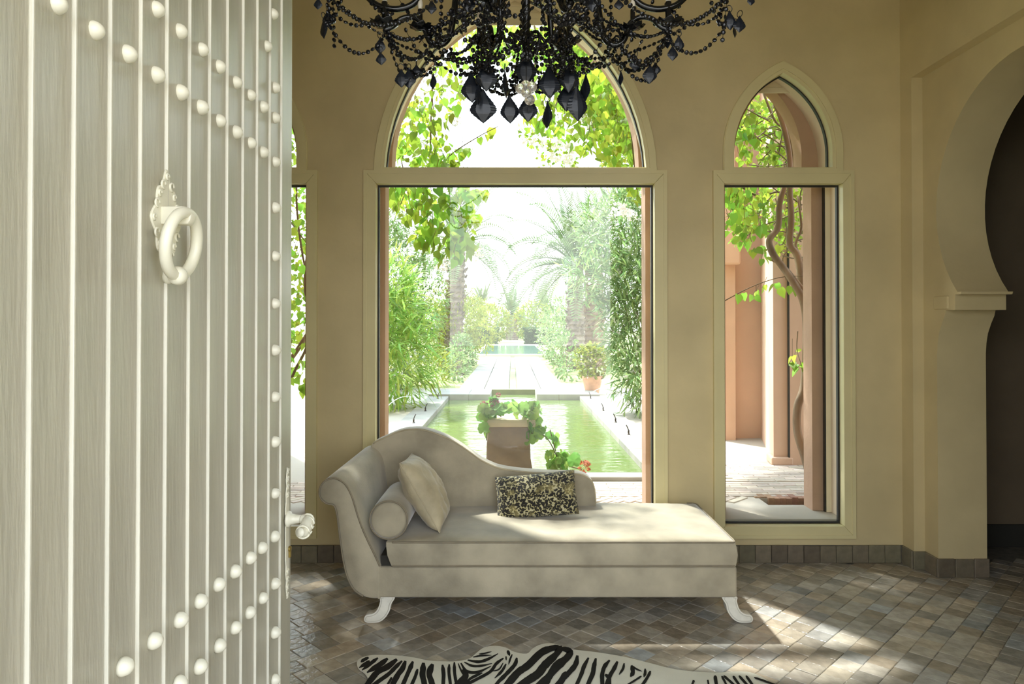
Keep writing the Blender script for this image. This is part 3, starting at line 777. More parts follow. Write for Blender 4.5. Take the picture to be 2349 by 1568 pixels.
# splayed sabre legs
prof = [(905, 1370), (897, 1388), (894, 1402), (884, 1418), (870, 1428), (852, 1430), (838, 1428), (835, 1420), (840, 1412), (852, 1410), (862, 1404), (868, 1394), (872, 1380), (873, 1370)]
LP = [F(*p) for p in prof]; zmin = min(z for _, z in LP); LP = [(x, z - zmin + 0.001) for x, z in LP]
xref = F(873, 1370)[0]
def leg(mirror, yo, nm):
    pts = [(x - xref, z) for x, z in LP]
    pts = [(v.x, v.y) for v in smooth_path([(x, z, 0) for x, z in pts], 4, closed=True)]
    pts = [(x, min(z, zbot + 0.01)) for x, z in pts]
    x_at = xa if not mirror else xb
    pts = [((-x if mirror else x) + x_at, z) for x, z in pts]
    m = MB(); m.prism(pts, [], yo, yo + 0.055, XZ); lg = m.build('leg', legp, ch, smooth=True, bevel=0.004, angle=R(50))
    cx_ = sum(p[0] for p in pts) / len(pts); n = len(pts); inn = []
    ar = sum(pts[i][0] * pts[(i + 1) % n][1] - pts[(i + 1) % n][0] * pts[i][1] for i in range(n)); sg = 1 if ar > 0 else -1
    for i in range(n):
        ex, ez = pts[(i + 2) % n][0] - pts[i - 2][0], pts[(i + 2) % n][1] - pts[i - 2][1]; l = math.hypot(ex, ez) or 1
        inn.append(Vector((pts[i][0] - sg * ez / l * 0.008, yo - 0.0005, pts[i][1] + sg * ex / l * 0.008)))
    keep = [p for p in inn if p.z < zbot - 0.004]
    i0 = max(range(len(inn)), key=lambda i: inn[i].z)
    inn = [p for p in inn[i0:] + inn[:i0] if p.z < zbot - 0.003]
    m = MB(); m.tube(inn, 0.0016, 5); m.build('leg_moulding', legline, lg)
leg(False, CYF + 0.012, 0); leg(True, CYF + 0.012, 1); leg(False, CYB - 0.075, 2); leg(True, CYB - 0.075, 3)

# loose cushions
def pillow(name, mtl, w, h, d, label, cat, loc, rot, pinch=0.06, seam=None, wr=0.004, nx=22, nz=16):
    m = MB(); vs = {}
    def sd(u, v, s):
        eu, ev = 1 - abs(2 * u - 1) ** 2.6, 1 - abs(2 * v - 1) ** 2.6
        x = (u - 0.5) * w * (1 - pinch * math.sin(PI * v)); z = (v - 0.5) * h * (1 - pinch * math.sin(PI * u))
        t = (max(0, eu) * max(0, ev)) ** 0.55
        y = s * d * 0.5 * t + wr * t * mnoise.noise(Vector((x * 16 + s * 3, z * 16, s * 7.0 + w * 10))) * 2
        return Vector((x, y, z))
    for s in (-1, 1):
        base = len(m.v)
        for j in range(nz + 1):
            for i in range(nx + 1): m.v.append(sd(i / nx, j / nz, s))
        for j in range(nz):
            for i in range(nx):
                a = base + j * (nx + 1) + i; q = (a, a + 1, a + nx + 2, a + nx + 1)
                m.f.append(q if s < 0 else tuple(reversed(q)))
    me = m.mesh(name, smooth=True)
    o = link(name, me, mtl, None); o.location = loc; o.rotation_euler = rot
    WL[o.name] = Vector(loc)
    tag(o, label, cat)
    if seam:
        pth = [sd(t, 0, 0) for t in [k / 14 for k in range(14)]] + [sd(1, t, 0) for t in [k / 10 for k in range(10)]] + [sd(1 - t, 1, 0) for t in [k / 14 for k in range(14)]] + [sd(0, 1 - t, 0) for t in [k / 10 for k in range(10)]]
        mm = MB(); mm.tube(pth, 0.003, 6, closed=True); ob = bpy.data.objects.new('seam', mm.mesh('seam', smooth=True)); ob.data.materials.append(seam); COL.objects.link(ob); ob.parent = o
    return o
pc = P(1228, 1138, 3.905)
pillow('leopard_cushion', leopardm, 0.45, 0.245, 0.095, 'small leopard-print plush cushion leaning on the chaise back', 'cushion', (pc.x + 0.004, 3.875, cz1 + 0.124), (R(-27), R(-6.5), R(-4)), pinch=0.03)
pc = P(970, 1130, 3.72)
pillow('velvet_cushion', velvet_l, 0.40, 0.40, 0.17, 'plain taupe velvet cushion propped upright against the bolster', 'cushion', (pc.x + 0.012, 3.72, cz1 + 0.186), (R(-31), R(3), R(89)), pinch=0.045, seam=velvet_l, wr=0.011)
br_ = 0.0965; bx = P(893, 1200, CYF + 0.05).x
bol = empty('bolster', (bx, CYF + 0.03, cz1 + br_ + 0.012), 'round taupe velvet bolster lying beside the rolled arm', 'cushion')
m = MB(); m.lathe([(br_ * 0.97, 0.0), (br_, 0.012), (br_ * 1.01, 0.1), (br_ * 1.015, 0.25), (br_ * 1.0, 0.42), (br_ * 0.9, 0.44)], (bx, CYF + 0.03, cz1 + br_ + 0.004), 32, 'y'); m.build('bolster_body', velvet, bol, smooth=True, angle=R(50))
m = MB(); m.lathe([(0.002, -0.012), (br_ * 0.5, -0.011), (br_ * 0.8, -0.008), (br_ * 0.96, 0.002), (br_ * 0.9, 0.01)], (bx, CYF + 0.028, cz1 + br_ + 0.004), 32, 'y'); m.build('bolster_end', velvet, bol, smooth=True)
m = MB(); m.tube([Vector((bx + br_ * 0.975 * math.cos(a * PI / 20), CYF + 0.028, cz1 + br_ + 0.004 + br_ * 0.975 * math.sin(a * PI / 20))) for a in range(40)], 0.004, 6, closed=True); m.build('bolster_piping', pipem, bol, smooth=True)

# ================================================================== ZEBRA HIDE
zo = [(846, 1575), (838, 1549), (822, 1536), (819, 1522), (830, 1512), (860, 1506), (920, 1508), (955, 1513), (985, 1519), (1040, 1521), (1075, 1515), (1092, 1502), (1110, 1489), (1135, 1485), (1160, 1489), (1180, 1499), (1208, 1503), (1222, 1491), (1240, 1482), (1265, 1479), (1290, 1486), (1312, 1493), (1370, 1500), (1430, 1510), (1480, 1522), (1530, 1535), (1570, 1542), (1640, 1547), (1690, 1544), (1720, 1546), (1745, 1555), (1768, 1572)]
zp = [G(a, b) for a, b in zo]
low = [(1.06, 2.72), (0.95, 2.52), (1.02, 2.25), (0.9, 2.1), (0.7, 2.2), (0.45, 2.28), (0.2, 2.22), (0.05, 2.12), (-0.12, 2.2), (-0.3, 2.36), (-0.55, 2.38), (-0.66, 2.5), (-0.60, 2.72)]
outl = smooth_path([(p.x, p.y, 0) for p in zp] + [(x, y, 0) for x, y in low], 4, closed=True)
m = MB(); m.prism([(v.x, v.y) for v in outl], [], 0.0035, 0.0095, XY)
rug = m.build('zebra_rug', hide_w, bevel=0.002, bseg=1); tag(rug, 'cream and black zebra-striped hide rug on the tile floor', 'rug')
A_ = lambda pts: [(800 + x / 4.698, 1440 + y / 4.698) for x, y in pts]
B_ = lambda pts: [(1250 + x / 3.915, 1440 + y / 3.915) for x, y in pts]
stripes = [(A_(p), w / 4.698) for p, w in [
    ([(215, 340), (160, 368), (130, 392)], 34), ([(225, 375), (170, 415), (112, 452)], 32), ([(315, 345), (230, 410), (140, 480)], 36), ([(420, 350), (360, 400), (275, 455), (195, 505)], 50),
    ([(520, 360), (420, 440), (310, 500), (225, 600)], 58), ([(575, 378), (510, 440), (430, 520), (320, 600)], 40), ([(465, 555), (440, 600)], 25), ([(612, 378), (580, 460), (535, 520), (490, 600)], 52), ([(692, 383), (665, 450), (630, 530), (600, 600)], 44),
    ([(742, 465), (720, 540), (695, 600)], 34), ([(805, 398), (800, 470), (795, 530), (810, 600)], 56), ([(905, 412), (880, 470), (868, 530), (890, 600)], 60), ([(1010, 420), (1022, 520), (1020, 600)], 38), ([(1083, 415), (1080, 500), (1092, 600)], 30), ([(1138, 392), (1140, 500), (1155, 600)], 30),
    ([(1178, 405), (1210, 480), (1245, 555)], 16), ([(1208, 402), (1270, 490), (1390, 500), (1535, 435)], 28), ([(1245, 392), (1330, 432), (1430, 432), (1545, 405)], 22), ([(1280, 370), (1400, 388), (1500, 360), (1610, 300)], 28), ([(1340, 338), (1430, 322), (1540, 318)], 18), ([(1402, 305), (1470, 296), (1540, 278)], 14),
    ([(1712, 265), (1735, 325)], 28), ([(1695, 328), (1697, 375)], 15), ([(1762, 308), (1740, 360), (1722, 420)], 20), ([(1668, 350), (1590, 410), (1520, 500), (1340, 600)], 30), ([(1665, 400), (1620, 470), (1545, 492)], 15), ([(1696, 412), (1650, 490), (1572, 568)], 26), ([(1230, 470), (1260, 540), (1210, 600)], 60), ([(1440, 510), (1330, 560), (1280, 600)], 26),
    ([(1812, 345), (1790, 420), (1700, 520), (1620, 600)], 38), ([(2300, 232), (2100, 275), (1930, 430), (1830, 500), (1740, 600)], 72), ([(2300, 250), (2120, 420), (2040, 520), (1920, 600)], 80), ([(2349, 330), (2230, 430), (2160, 540), (2090, 600)], 62), ([(2349, 500), (2290, 600)], 60)]]
stripes += [(B_(p), w / 3.915) for p, w in [
    ([(0, 205), (120, 200), (80, 290), (0, 380)], 46), ([(110, 195), (225, 235), (160, 330), (60, 430), (20, 500)], 52), ([(292, 268), (275, 350), (210, 430), (140, 500)], 42), ([(392, 288), (350, 370), (330, 430), (300, 500)], 32), ([(458, 293), (440, 370), (430, 430), (400, 500)], 36),
    ([(582, 310), (535, 370), (515, 440), (515, 500)], 34), ([(540, 440), (575, 470), (580, 500)], 30), ([(652, 322), (620, 390), (590, 440), (565, 500)], 34), ([(712, 338), (700, 390), (665, 442)], 20), ([(778, 358), (790, 420), (768, 462)], 34), ([(778, 358), (820, 390), (872, 412)], 14), ([(900, 388), (900, 430), (888, 465)], 22), ([(948, 408), (930, 450), (900, 500)], 24), ([(868, 455), (800, 500)], 16),
    ([(1528, 450), (1535, 500)], 28), ([(1588, 455), (1612, 500)], 18), ([(1605, 452), (1660, 500)], 20), ([(1690, 455), (1720, 500)], 22), ([(1742, 452), (1785, 500)], 22), ([(1805, 452), (1840, 500)], 20), ([(1878, 468), (1965, 498)], 16), ([(1340, 494), (1332, 510)], 20), ([(1462, 490), (1466, 510)], 16)]]
m = MB()
for si, (pts, w) in enumerate(stripes):
    w *= 1.12
    q = smooth_path([(x, y, 0) for x, y in pts], 6)
    lo = q[-1].y > 1562; n = len(q)
    if lo:
        d = (q[-1] - q[-2]).normalized(); base_w = True
    L_, R_ = [], []
    for i, p in enumerate(q):
        d = (q[min(i + 1, n - 1)] - q[max(i - 1, 0)]); d.normalize(); nn = Vector((-d.y, d.x, 0))
        t = i / (n - 1); taper = min(1, 0.45 + 2.2 * t) * (1 if lo else min(1, 0.25 + 2.4 * (1 - t)))
        ww = w * 0.5 * taper * (1 + 0.16 * mnoise.noise(Vector((p.x * 0.12, p.y * 0.12, w))))
        # perspective: x and y widths differ on the floor, drawn in picture then laid on the hide
        L_.append(G(p.x + nn.x * ww, p.y + nn.y * ww)); R_.append(G(p.x - nn.x * ww, p.y - nn.y * ww))
    if lo:
        dx = (L_[-1] - L_[-3]).normalized(); e = 0.32 + rng.uniform(-0.06, 0.06)
        for s in (0.5, 1.0):
            k = 1 - 0.8 * s
            c = (L_[-1] + R_[-1]) / 2 if s == 0.5 else cc
            if s == 0.5: cc = c; hw = (L_[-1] - R_[-1]) / 2
            L_.append(cc + dx * e * s + hw * k); R_.append(cc + dx * e * s - hw * k)
    nn_ = len(L_); o = len(m.v)
    for a, b in zip(L_, R_): zz = 0.0101 + si * 0.00004; m.v.append(Vector((a.x, a.y, zz))); m.v.append(Vector((b.x, b.y, zz)))
    for i in range(nn_ - 1): m.f.append((o + 2 * i, o + 2 * i + 1, o + 2 * i + 3, o + 2 * i + 2))
m.build('dark_stripes', hide_b, rug, fix=True)
# ================================================================== CHANDELIER
CXY = Vector((0.048, 2.30, 0))
chd = empty('chandelier', (CXY.x, CXY.y, 2.5), 'large black glass chandelier draped with bead strands and hanging drops', 'chandelier')
def cyl(r, az, z):
    return Vector((CXY.x + r * math.cos(R(az)), CXY.y + r * math.sin(R(az)), z))
# stem: twisted rod with baluster knops up to the ceiling
m = MB()
m.lathe([(0.006, 2.34), (0.016, 2.36), (0.011, 2.38), (0.012, 2.60), (0.05, 2.66), (0.065, 2.70), (0.03, 2.74), (0.018, 2.80), (0.045, 2.90), (0.03, 3.02), (0.014, 3.08), (0.014, 3.5), (0.05, 3.56), (0.02, 3.62), (0.012, 3.7), (0.012, CEIL - 0.06), (0.07, CEIL - 0.03), (0.075, CEIL)], (CXY.x, CXY.y, 0), 14)
stem_ = m.build('stem', jet_arm, chd, smooth=True, angle=R(50))
m = MB()
for s in range(3):
    m.tube([Vector((CXY.x + 0.0125 * math.cos(k * 0.35 + s * 2.1), CXY.y + 0.0125 * math.sin(k * 0.35 + s * 2.1), 2.38 + k * 0.0044)) for k in range(50)], 0.0035, 5)
m.build('twist', jet_arm, stem_, smooth=True)

def saucer():
    m = MB(); seg = 24; prof = [(0.004, -0.012), (0.012, -0.010), (0.03, -0.002), (0.045, 0.006), (0.047, 0.009), (0.03, 0.004), (0.012, 0.0), (0.004, 0.0)]
    vs, fs = [], []
    for r_, h_ in prof:
        for k in range(seg):
            a = 2 * PI * k / seg; q = r_ * (1 + 0.14 * math.cos(8 * a) * (r_ > 0.028)); hh = h_ + (0.006 * math.cos(8 * a + 1) if r_ > 0.04 else 0)
            vs.append(Vector((q * math.cos(a), q * math.sin(a), hh)))
    for i in range(len(prof) - 1):
        for k in range(seg):
            k2 = (k + 1) % seg; fs.append((i * seg + k, i * seg + k2, (i + 1) * seg + k2, (i + 1) * seg + k))
    m.add(vs, fs); return m.mesh('drip_pan', smooth=True)
pan_me = saucer()
m = MB(); m.lathe([(0.008, -0.02), (0.016, -0.012), (0.018, 0.0), (0.013, 0.006), (0.0105, 0.010), (0.0105, 0.062), (0.007, 0.066)], seg=12); sleeve_me = m.mesh('candle_sleeve', smooth=True, angle=R(50))
m = MB(); m.lathe([(0.006, 0.0), (0.0085, 0.006), (0.0115, 0.018), (0.0105, 0.030), (0.006, 0.043), (0.0012, 0.052)], seg=12); bulb_me = m.mesh('bulb', smooth=True)
def light_point(p, parent, sc=1.0):
    link('drip_pan', pan_me, jet_arm, chd, loc=p, rot=(0, 0, rng.uniform(0, 6)), scale=sc)
    link('candle_sleeve', sleeve_me, jet_arm, chd, loc=p + Vector((0, 0, 0.012 * sc)), scale=sc)
    link('bulb', bulb_me, bulbm, chd, loc=p + Vector((0, 0, 0.076 * sc)), scale=sc)

def lift(az): return 0.12 if 30 < az < 150 else 0.0      # the hub hangs slightly tilted
def arm_path(az, rz): return smooth_path([cyl(r, az, z + lift(az) * min(1, r / 0.3)) for r, z in rz], 6)
LOW = [(0.03, 2.66), (0.10, 2.70), (0.18, 2.685), (0.225, 2.60), (0.24, 2.50), (0.255, 2.425), (0.285, 2.395), (0.318, 2.405), (0.334, 2.44), (0.345, 2.468), (0.375, 2.487), (0.415, 2.482), (0.445, 2.455), (0.47, 2.445)]
UP = [(0.03, 2.74), (0.14, 2.80), (0.24, 2.76), (0.31, 2.64), (0.36, 2.545), (0.42, 2.515), (0.49, 2.525), (0.54, 2.565), (0.59, 2.60), (0.64, 2.59), (0.665, 2.57)]
LAZ = [0, 180, 247, 293, 68, 112]; UAZ = [0, 180, 270, 90]
for az in LAZ:
    m = MB(); m.tube(arm_path(az, LOW), lambda t: 0.0122 - 0.004 * t, 10); a = m.build('lower_arm', jet_arm, chd, smooth=True)
    m = MB()
    c = cyl(0.318, az, 2.42 + lift(az))
    for j in range(7):      # acanthus tuft at the joint of each arm
        d = Vector((math.cos(j * 0.9), math.sin(j * 0.9), 0.5 * math.sin(j * 2.0)))
        m.tube([c, c + d * 0.022 + Vector((0, 0, 0.012)), c + d * 0.045 + Vector((0, 0, -0.004))], lambda t: 0.0062 * (1 - 0.7 * t), 5)
    m.build('tuft', jet_arm, a, smooth=True)
    light_point(cyl(0.352, az, (2.452 if az in (0, 180) else 2.40) + lift(az)), a, 0.8); light_point(cyl(0.47, az, 2.462 + lift(az)), a, 1.0)
for az in UAZ:
    m = MB(); m.tube(arm_path(az, UP), lambda t: 0.0125 - 0.004 * t, 10); a = m.build('upper_arm', jet_arm, chd, smooth=True)
    light_point(cyl(0.665, az, 2.58 + lift(az)), a, 1.0)
# small scrolls under the stem
m = MB()
for az in range(0, 360, 60):
    m.tube(arm_path(az + 10, [(0.008, 2.40), (0.03, 2.425), (0.055, 2.42), (0.065, 2.395), (0.052, 2.380), (0.042, 2.392)]), 0.0055, 7)
m.build('bottom_scroll', jet_arm, chd, smooth=True)

# bead strands
def catenary(a, b, sag):
    L_ = (b - a).length + sag * sag * 2.6 / max(0.05, (b - a).length); n = max(2, int(L_ / 0.0215))
    return [a.lerp(b, k / n) + Vector((0, 0, -4 * sag * (k / n) * (1 - k / n))) for k in range(n + 1)]
strands = []
def S_(a, b, sag, jit=0.008):
    j = lambda: Vector((rng.uniform(-jit, jit), rng.uniform(-jit, jit), rng.uniform(-jit, jit)))
    strands.append(catenary(a + j(), b + j(), sag))
NA = 12
A_r = [cyl(0.285 + rng.uniform(-0.02, 0.02), 360 * k / NA + 8, 2.405 + rng.uniform(-0.015, 0.02)) for k in range(NA)]
B_r = [cyl(0.165 + rng.uniform(-0.02, 0.02), 360 * k / NA + 12, 2.335 + rng.uniform(-0.015, 0.01)) for k in range(NA)]
for k in range(NA):
    S_(A_r[k], A_r[(k + 1) % NA], 0.05); S_(A_r[k], B_r[k], 0.045)
    S_(B_r[k], B_r[(k + 1) % NA], 0.035)
    if k % 2 == 0: S_(B_r[k], B_r[(k + 3) % NA], 0.05)
    S_(cyl(0.06, 360 * k / NA, 2.74), A_r[k], 0.10)
    S_(B_r[k], cyl(0.05, 360 * k / NA, 2.40), 0.03)
E = [cyl(0.47, az, 2.445 + lift(az)) for az in LAZ]; U = [cyl(0.665, az, 2.565 + lift(az)) for az in UAZ]
def low_pt(az, r, z): return cyl(r, az, z)
for az, e in zip(LAZ, E):
    side = az in (0, 180)
    for da in (-6, 6, 0):
        v = low_pt(az + da, 0.40, 2.275 + 0.01 * abs(da)) if side else low_pt(az + da, 0.40, 2.33 + lift(az))
        S_(e, v, 0.012); S_(v, cyl(0.30, az + da * 2, 2.385), 0.03)
    S_(e, cyl(0.315, az + 14, 2.36), 0.07); S_(e, cyl(0.315, az - 14, 2.36), 0.09); S_(cyl(0.40, az, 2.44), cyl(0.27, az, 2.37), 0.06)
    S_(cyl(0.345, az, 2.44), cyl(0.17, az + 20, 2.35), 0.05); S_(cyl(0.345, az, 2.42), cyl(0.17, az - 20, 2.33), 0.06)
    S_(e, cyl(0.05, az, 3.0), 0.22); S_(cyl(0.345, az, 2.47), cyl(0.05, az + 10, 2.85), 0.12); S_(cyl(0.25, az, 2.46), cyl(0.43, az, 2.56), 0.05)
for az, u in zip(UAZ, U):
    near = min(E, key=lambda e: (e - u).length)
    S_(u + Vector((0, 0, -0.08)), near + Vector((0, 0, -0.03)), 0.075); S_(u + Vector((0, 0.02, -0.03)), near + Vector((0, 0.02, 0.09)), 0.06)
    S_(u, cyl(0.05, az + 5, 3.1), 0.16); S_(cyl(0.56, az, 2.60), cyl(0.44, az + 4, 2.48), 0.03); S_(cyl(0.60, az, 2.60), u + Vector((0, 0, -0.1)), 0.05)
    for da in (-5, 0, 5): S_(cyl(0.66, az + da, 2.57), cyl(0.645, az + da * 0.5, 2.46 + 0.01 * da), 0.0)
S_(U[0], U[2], 0.22); S_(U[1], U[2], 0.22); S_(U[0], U[3], 0.14); S_(U[1], U[3], 0.14)
for k in range(6): S_(cyl(0.285, 60 * k, 2.70), cyl(0.285, 60 * k + 4, 2.40), 0.0)
m = MB(); rb = 0.0079
m.lathe([(0.003, -0.0042), (rb * 0.80, -0.0030), (rb, 0), (rb * 0.80, 0.0030), (0.003, 0.0042)], seg=8, axis='x'); bead_me = m.mesh('bead'); bead_me.materials.append(jet)
bead_v = [v.co.copy() for v in bead_me.vertices]; bead_f = [tuple(p.vertices) for p in bead_me.polygons]
def in_view(s):
    c = sum(s, Vector()) / len(s); d = c - Vector((0, 0, EYE)); return d.y > 0.3 and HOR - FPX * d.z / d.y > 8
order = sorted(strands, key=lambda s: (not in_view(s), sum(p.y for p in s) / len(s)))
count = 0; rest = MB(); wires = MB()
for s in order:
    own = None
    if in_view(s) and count + len(s) <= 300:
        w = MB(); w.tube(s, 0.0009, 4); own = w.build('bead_strand', wirem, chd); count += len(s)
    else: wires.tube(s, 0.0009, 4)
    for i, p in enumerate(s):
        t = (s[min(i + 1, len(s) - 1)] - s[max(i - 1, 0)]).normalized()
        q = t.to_track_quat('Z', 'X') @ __import__('mathutils').Quaternion((0, 0, 1), rng.uniform(-1.1, 1.1) + (PI / 2 if abs(t.x) > 0.5 else 0))
        if own is not None: link('bead', bead_me, None, own, loc=p, rot=q.to_euler())
        else: rest.add([q @ v + p for v in bead_v], bead_f)
rest.v = [v - wloc(chd) for v in rest.v]
ob = link('further_bead_strands', rest.mesh('further_bead_strands', fix=False), jet, chd, stuff=True)
wires.build('strand_wires', wirem, chd, fix=False, stuff=True)

# crystal drops: faceted kite with a serrated rim
def drop_mesh():
    prof = [(0.0, 0.03), (0.06, 0.075), (0.14, 0.13), (0.24, 0.22), (0.34, 0.32), (0.44, 0.405), (0.54, 0.475), (0.61, 0.50), (0.66, 0.48), (0.74, 0.40), (0.83, 0.27), (0.92, 0.14), (1.0, 0.015)]
    m = MB(); loops = []; fine = []
    for i in range(len(prof) - 1):
        for k in range(2):
            t = k / 2; fine.append((prof[i][0] * (1 - t) + prof[i + 1][0] * t, prof[i][1] * (1 - t) + prof[i + 1][1] * t))
    fine.append(prof[-1])
    for i, (z, w) in enumerate(fine):
        w2 = w * (1 + (0.05 if i % 2 else -0.03) * (z > 0.25)); d = 0.06 * min(1, w * 2.4) + 0.008
        loops.append([Vector((-w2, 0, -z)), Vector((-w2 * 0.55, -d, -z)), Vector((0, -d * 1.25, -z)), Vector((w2 * 0.55, -d, -z)), Vector((w2, 0, -z)), Vector((w2 * 0.55, d, -z)), Vector((0, d * 1.25, -z)), Vector((-w2 * 0.55, d, -z))])
    m.loft(loops); return m.mesh('crystal_drop')
drop_me = drop_mesh(); drop_me.materials.append(jet_drop)
m = MB(); m.tube([Vector((0, 0.010 * math.cos(k * PI / 6), 0.012 + 0.011 * math.sin(k * PI / 6))) for k in range(12)], 0.0014, 5, closed=True); loop_me = m.mesh('hook'); loop_me.materials.append(wirem)
# (x, top, bottom, width) seen in the photograph, and distance
drops = [(1117, 139, 204, 44, 2.26), (1080, 166, 232, 44, 2.30), (1108, 205, 276, 56, 2.28), (1168, 217, 278, 40, 2.34), (1158, 158, 222, 13, 2.30), (1098, 190, 238, 12, 2.24), (1207, 118, 190, 44, 2.33), (1211, 215, 276, 40, 2.31), (1258, 150, 221, 44, 2.28), (1256, 230, 291, 20, 2.26),
         (1307, 140, 207, 41, 2.31), (1302, 188, 252, 40, 2.34), (1322, 195, 271, 43, 2.27), (1344, 168, 235, 20, 2.30), (994, 168, 203, 16, 2.28), (1424, 160, 195, 9, 2.28),
         (920, 158, 198, 28, 2.28), (937, 158, 200, 30, 2.30), (955, 148, 178, 26, 2.34), (873, 85, 121, 23, 2.30), (873, 119, 147, 22, 2.28), (899, 85, 113, 17, 2.34), (742, 40, 86, 20, 2.30), (752, 22, 60, 24, 2.33), (730, -5, 20, 18, 2.28), (991, 0, 31, 21, 2.26),
         (1557, 80, 117, 22, 2.30), (1543, 104, 138, 22, 2.28), (1531, 70, 109, 15, 2.33), (1459, 128, 160, 26, 2.30), (1491, 147, 189, 30, 2.28), (1503, 143, 171, 22, 2.32), (1673, 24, 66, 24, 2.30), (1697, 36, 73, 26, 2.27), (1685, 55, 85, 12, 2.33), (1419, -2, 21, 21, 2.26), (1358, -30, 25, 38, 2.05), (1075, -14, 26, 30, 2.02), (1723, -12, 12, 16, 2.3), (1145, 60, 100, 16, 2.55), (1275, 60, 98, 16, 2.55)]
for x, t, b, w, Y in drops:
    p = P(x, t, Y); hgt = (b - t) * Y / FPX * 1.08; wid = w * Y / FPX * 1.12
    ob = bpy.data.objects.new('crystal_drop', drop_me); COL.objects.link(ob); ob.parent = chd
    ob.location = p - wloc(chd); WL[ob.name] = p
    full = max(wid, hgt * 0.60)
    yaw = math.acos(min(1, wid / full)) * rng.choice((-1, 1))
    ob.rotation_euler = (rng.uniform(-0.06, 0.06), rng.uniform(-0.06, 0.06), yaw); ob.scale = (full, full, hgt)
    hk = bpy.data.objects.new('hook', loop_me); COL.objects.link(hk); hk.parent = chd; hk.location = p - wloc(chd) - Vector((0, 0, 0.006)); hk.rotation_euler = (0, 0, rng.uniform(0, 3))
# clear ball cluster
m = MB(); m.lathe([(0.0008, -0.0172)] + [(0.0172 * math.sin(PI * k / 12), -0.0172 * math.cos(PI * k / 12)) for k in range(1, 12)] + [(0.0008, 0.0172)], seg=18); ball_me = m.mesh('glass_ball', smooth=True)
cl = P(1207, 190, 2.27)
for x, y, Y in [(1194, 203, 2.25), (1220, 199, 2.25), (1207, 212, 2.235), (1215, 229, 2.25), (1206, 196, 2.285)]:
    tag(link('glass_ball', ball_me, crystalm, chd, loc=P(x, y, Y)), 'clear glass ball')
m = MB(); m.tube([P(1207, 150, 2.27), P(1207, 192, 2.27)], 0.0014, 5); m.build('ball_wire', wirem, chd)
# ================================================================== OUTSIDE
def poly_in(p, poly):
    x, y = p; c = False; n = len(poly)
    for i in range(n):
        x1, y1 = poly[i]; x2, y2 = poly[(i + 1) % n]
        if (y1 > y) != (y2 > y) and x < (x2 - x1) * (y - y1) / (y2 - y1) + x1: c = not c
    return c
def rand_in(poly, r):
    xs = [p[0] for p in poly]; ys = [p[1] for p in poly]
    while True:
        p = (r.uniform(min(xs), max(xs)), r.uniform(min(ys), max(ys)))
        if poly_in(p, poly): return p

PX0, PX1, PY0_, PY1 = -1.06, 1.13, 5.62, 11.6           # inner edge of the pool
WZ = ZE - 0.03
# terrace with the pool and the tree pit cut out
pit = [(1.74, 4.74), (2.06, 4.74), (2.06, 4.93), (1.74, 4.93)]
m = MB()
m.prism([(-9, 4.735), (9, 4.735), (9, 13.4), (-9, 13.4)], [[(PX0 - 0.02, PY0_ - 0.02), (PX1 + 0.02, PY0_ - 0.02), (PX1 + 0.02, PY1 + 1.0), (PX0 - 0.02, PY1 + 1.0)], pit], ZE - 0.3, ZE, XY)
terrace = tag(m.build('ground_terrace', stone), 'pale sunlit paved terrace around the garden pool', 'paving', kind='structure')
m = MB(); m.box(-60, 60, 13.4, 130, ZE - 0.3, ZE - 0.01); m.box(-60, -9, -40, 13.4, ZE - 0.3, ZE - 0.02); m.box(9, 60, -40, 13.4, ZE - 0.3, ZE - 0.02)
garden = tag(m.build('ground_garden', lawn), 'garden ground of grass and dry earth beyond the pool', 'ground', kind='structure')
m = MB(); m.box(-60, 60, -40, 0.35, -0.25, -0.02); tag(m.build('ground_forecourt', stone), 'pale paved forecourt outside the entrance, behind the viewer', 'paving', kind='structure')
m = MB(); m.prism([(a, b) for a, b in pit], [], ZE - 0.16, ZE - 0.10, XY); m.build('pit_soil', soil, terrace)
# bricks: herringbone strips next to the building (single where they show largest), and the sawn row at the pit
me_b = None
m = MB(); m.box(-0.10, 0.10, -0.024, 0.024, -0.02, 0.006); me_b = m.mesh('brick', bevel=0.003, bseg=1)
rb = random.Random(5); far_b = MB(); nb = 0
cells = []
for row in range(14):
    y0 = 4.99 + row * 0.056
    if y0 > 5.42: break
    for k in range(-30, 34): cells.append((k * 0.206 + (0.1 if row % 2 else 0), y0, 0))
for k in range(60):
    cells.append((-2.4 + k * 0.056 * 1.42, 4.88, R(45)))
for row in range(12):
    for k in range(11): cells.append((1.75 + k * 0.206 + (0.1 if row % 2 else 0), 5.47 + row * 0.056, R(0)))
for (x, y, a) in cells:
    if 1.62 < x < 2.2 and y < 4.99: continue
    vx = CX + FPX * x / y
    sc_ = (1640 < vx < 1950) or (1350 < vx < 1500)
    if x > 2.15 and y < 4.95: continue
    if sc_ and nb < 290:
        link('brick', me_b, brick_o, terrace, loc=(x, y, ZE + rb.uniform(0, 0.003)), rot=(0, 0, a + rb.uniform(-0.02, 0.02))); nb += 1
    else:
        c, s = math.cos(a), math.sin(a)
        far_b.add([(v.co.x * c - v.co.y * s + x, v.co.x * s + v.co.y * c + y, v.co.z + ZE) for v in me_b.vertices], [tuple(p.vertices) for p in me_b.polygons])
far_b.build('more_bricks', brick_s, terrace, fix=False, stuff=True)
m = MB(); m.box(-0.022, 0.022, -0.05, 0.05, -0.055, 0.008); me_p = m.mesh('brick', bevel=0.003, bseg=1)
for k in range(9):
    link('brick', me_p, brick_d, terrace, loc=(1.735 + k * 0.042 + rb.uniform(-.003, .003), 4.955 + (0.03 if k < 2 else 0), ZE + rb.uniform(-0.004, 0.006)), rot=(0, 0, rb.uniform(-0.06, 0.06)))

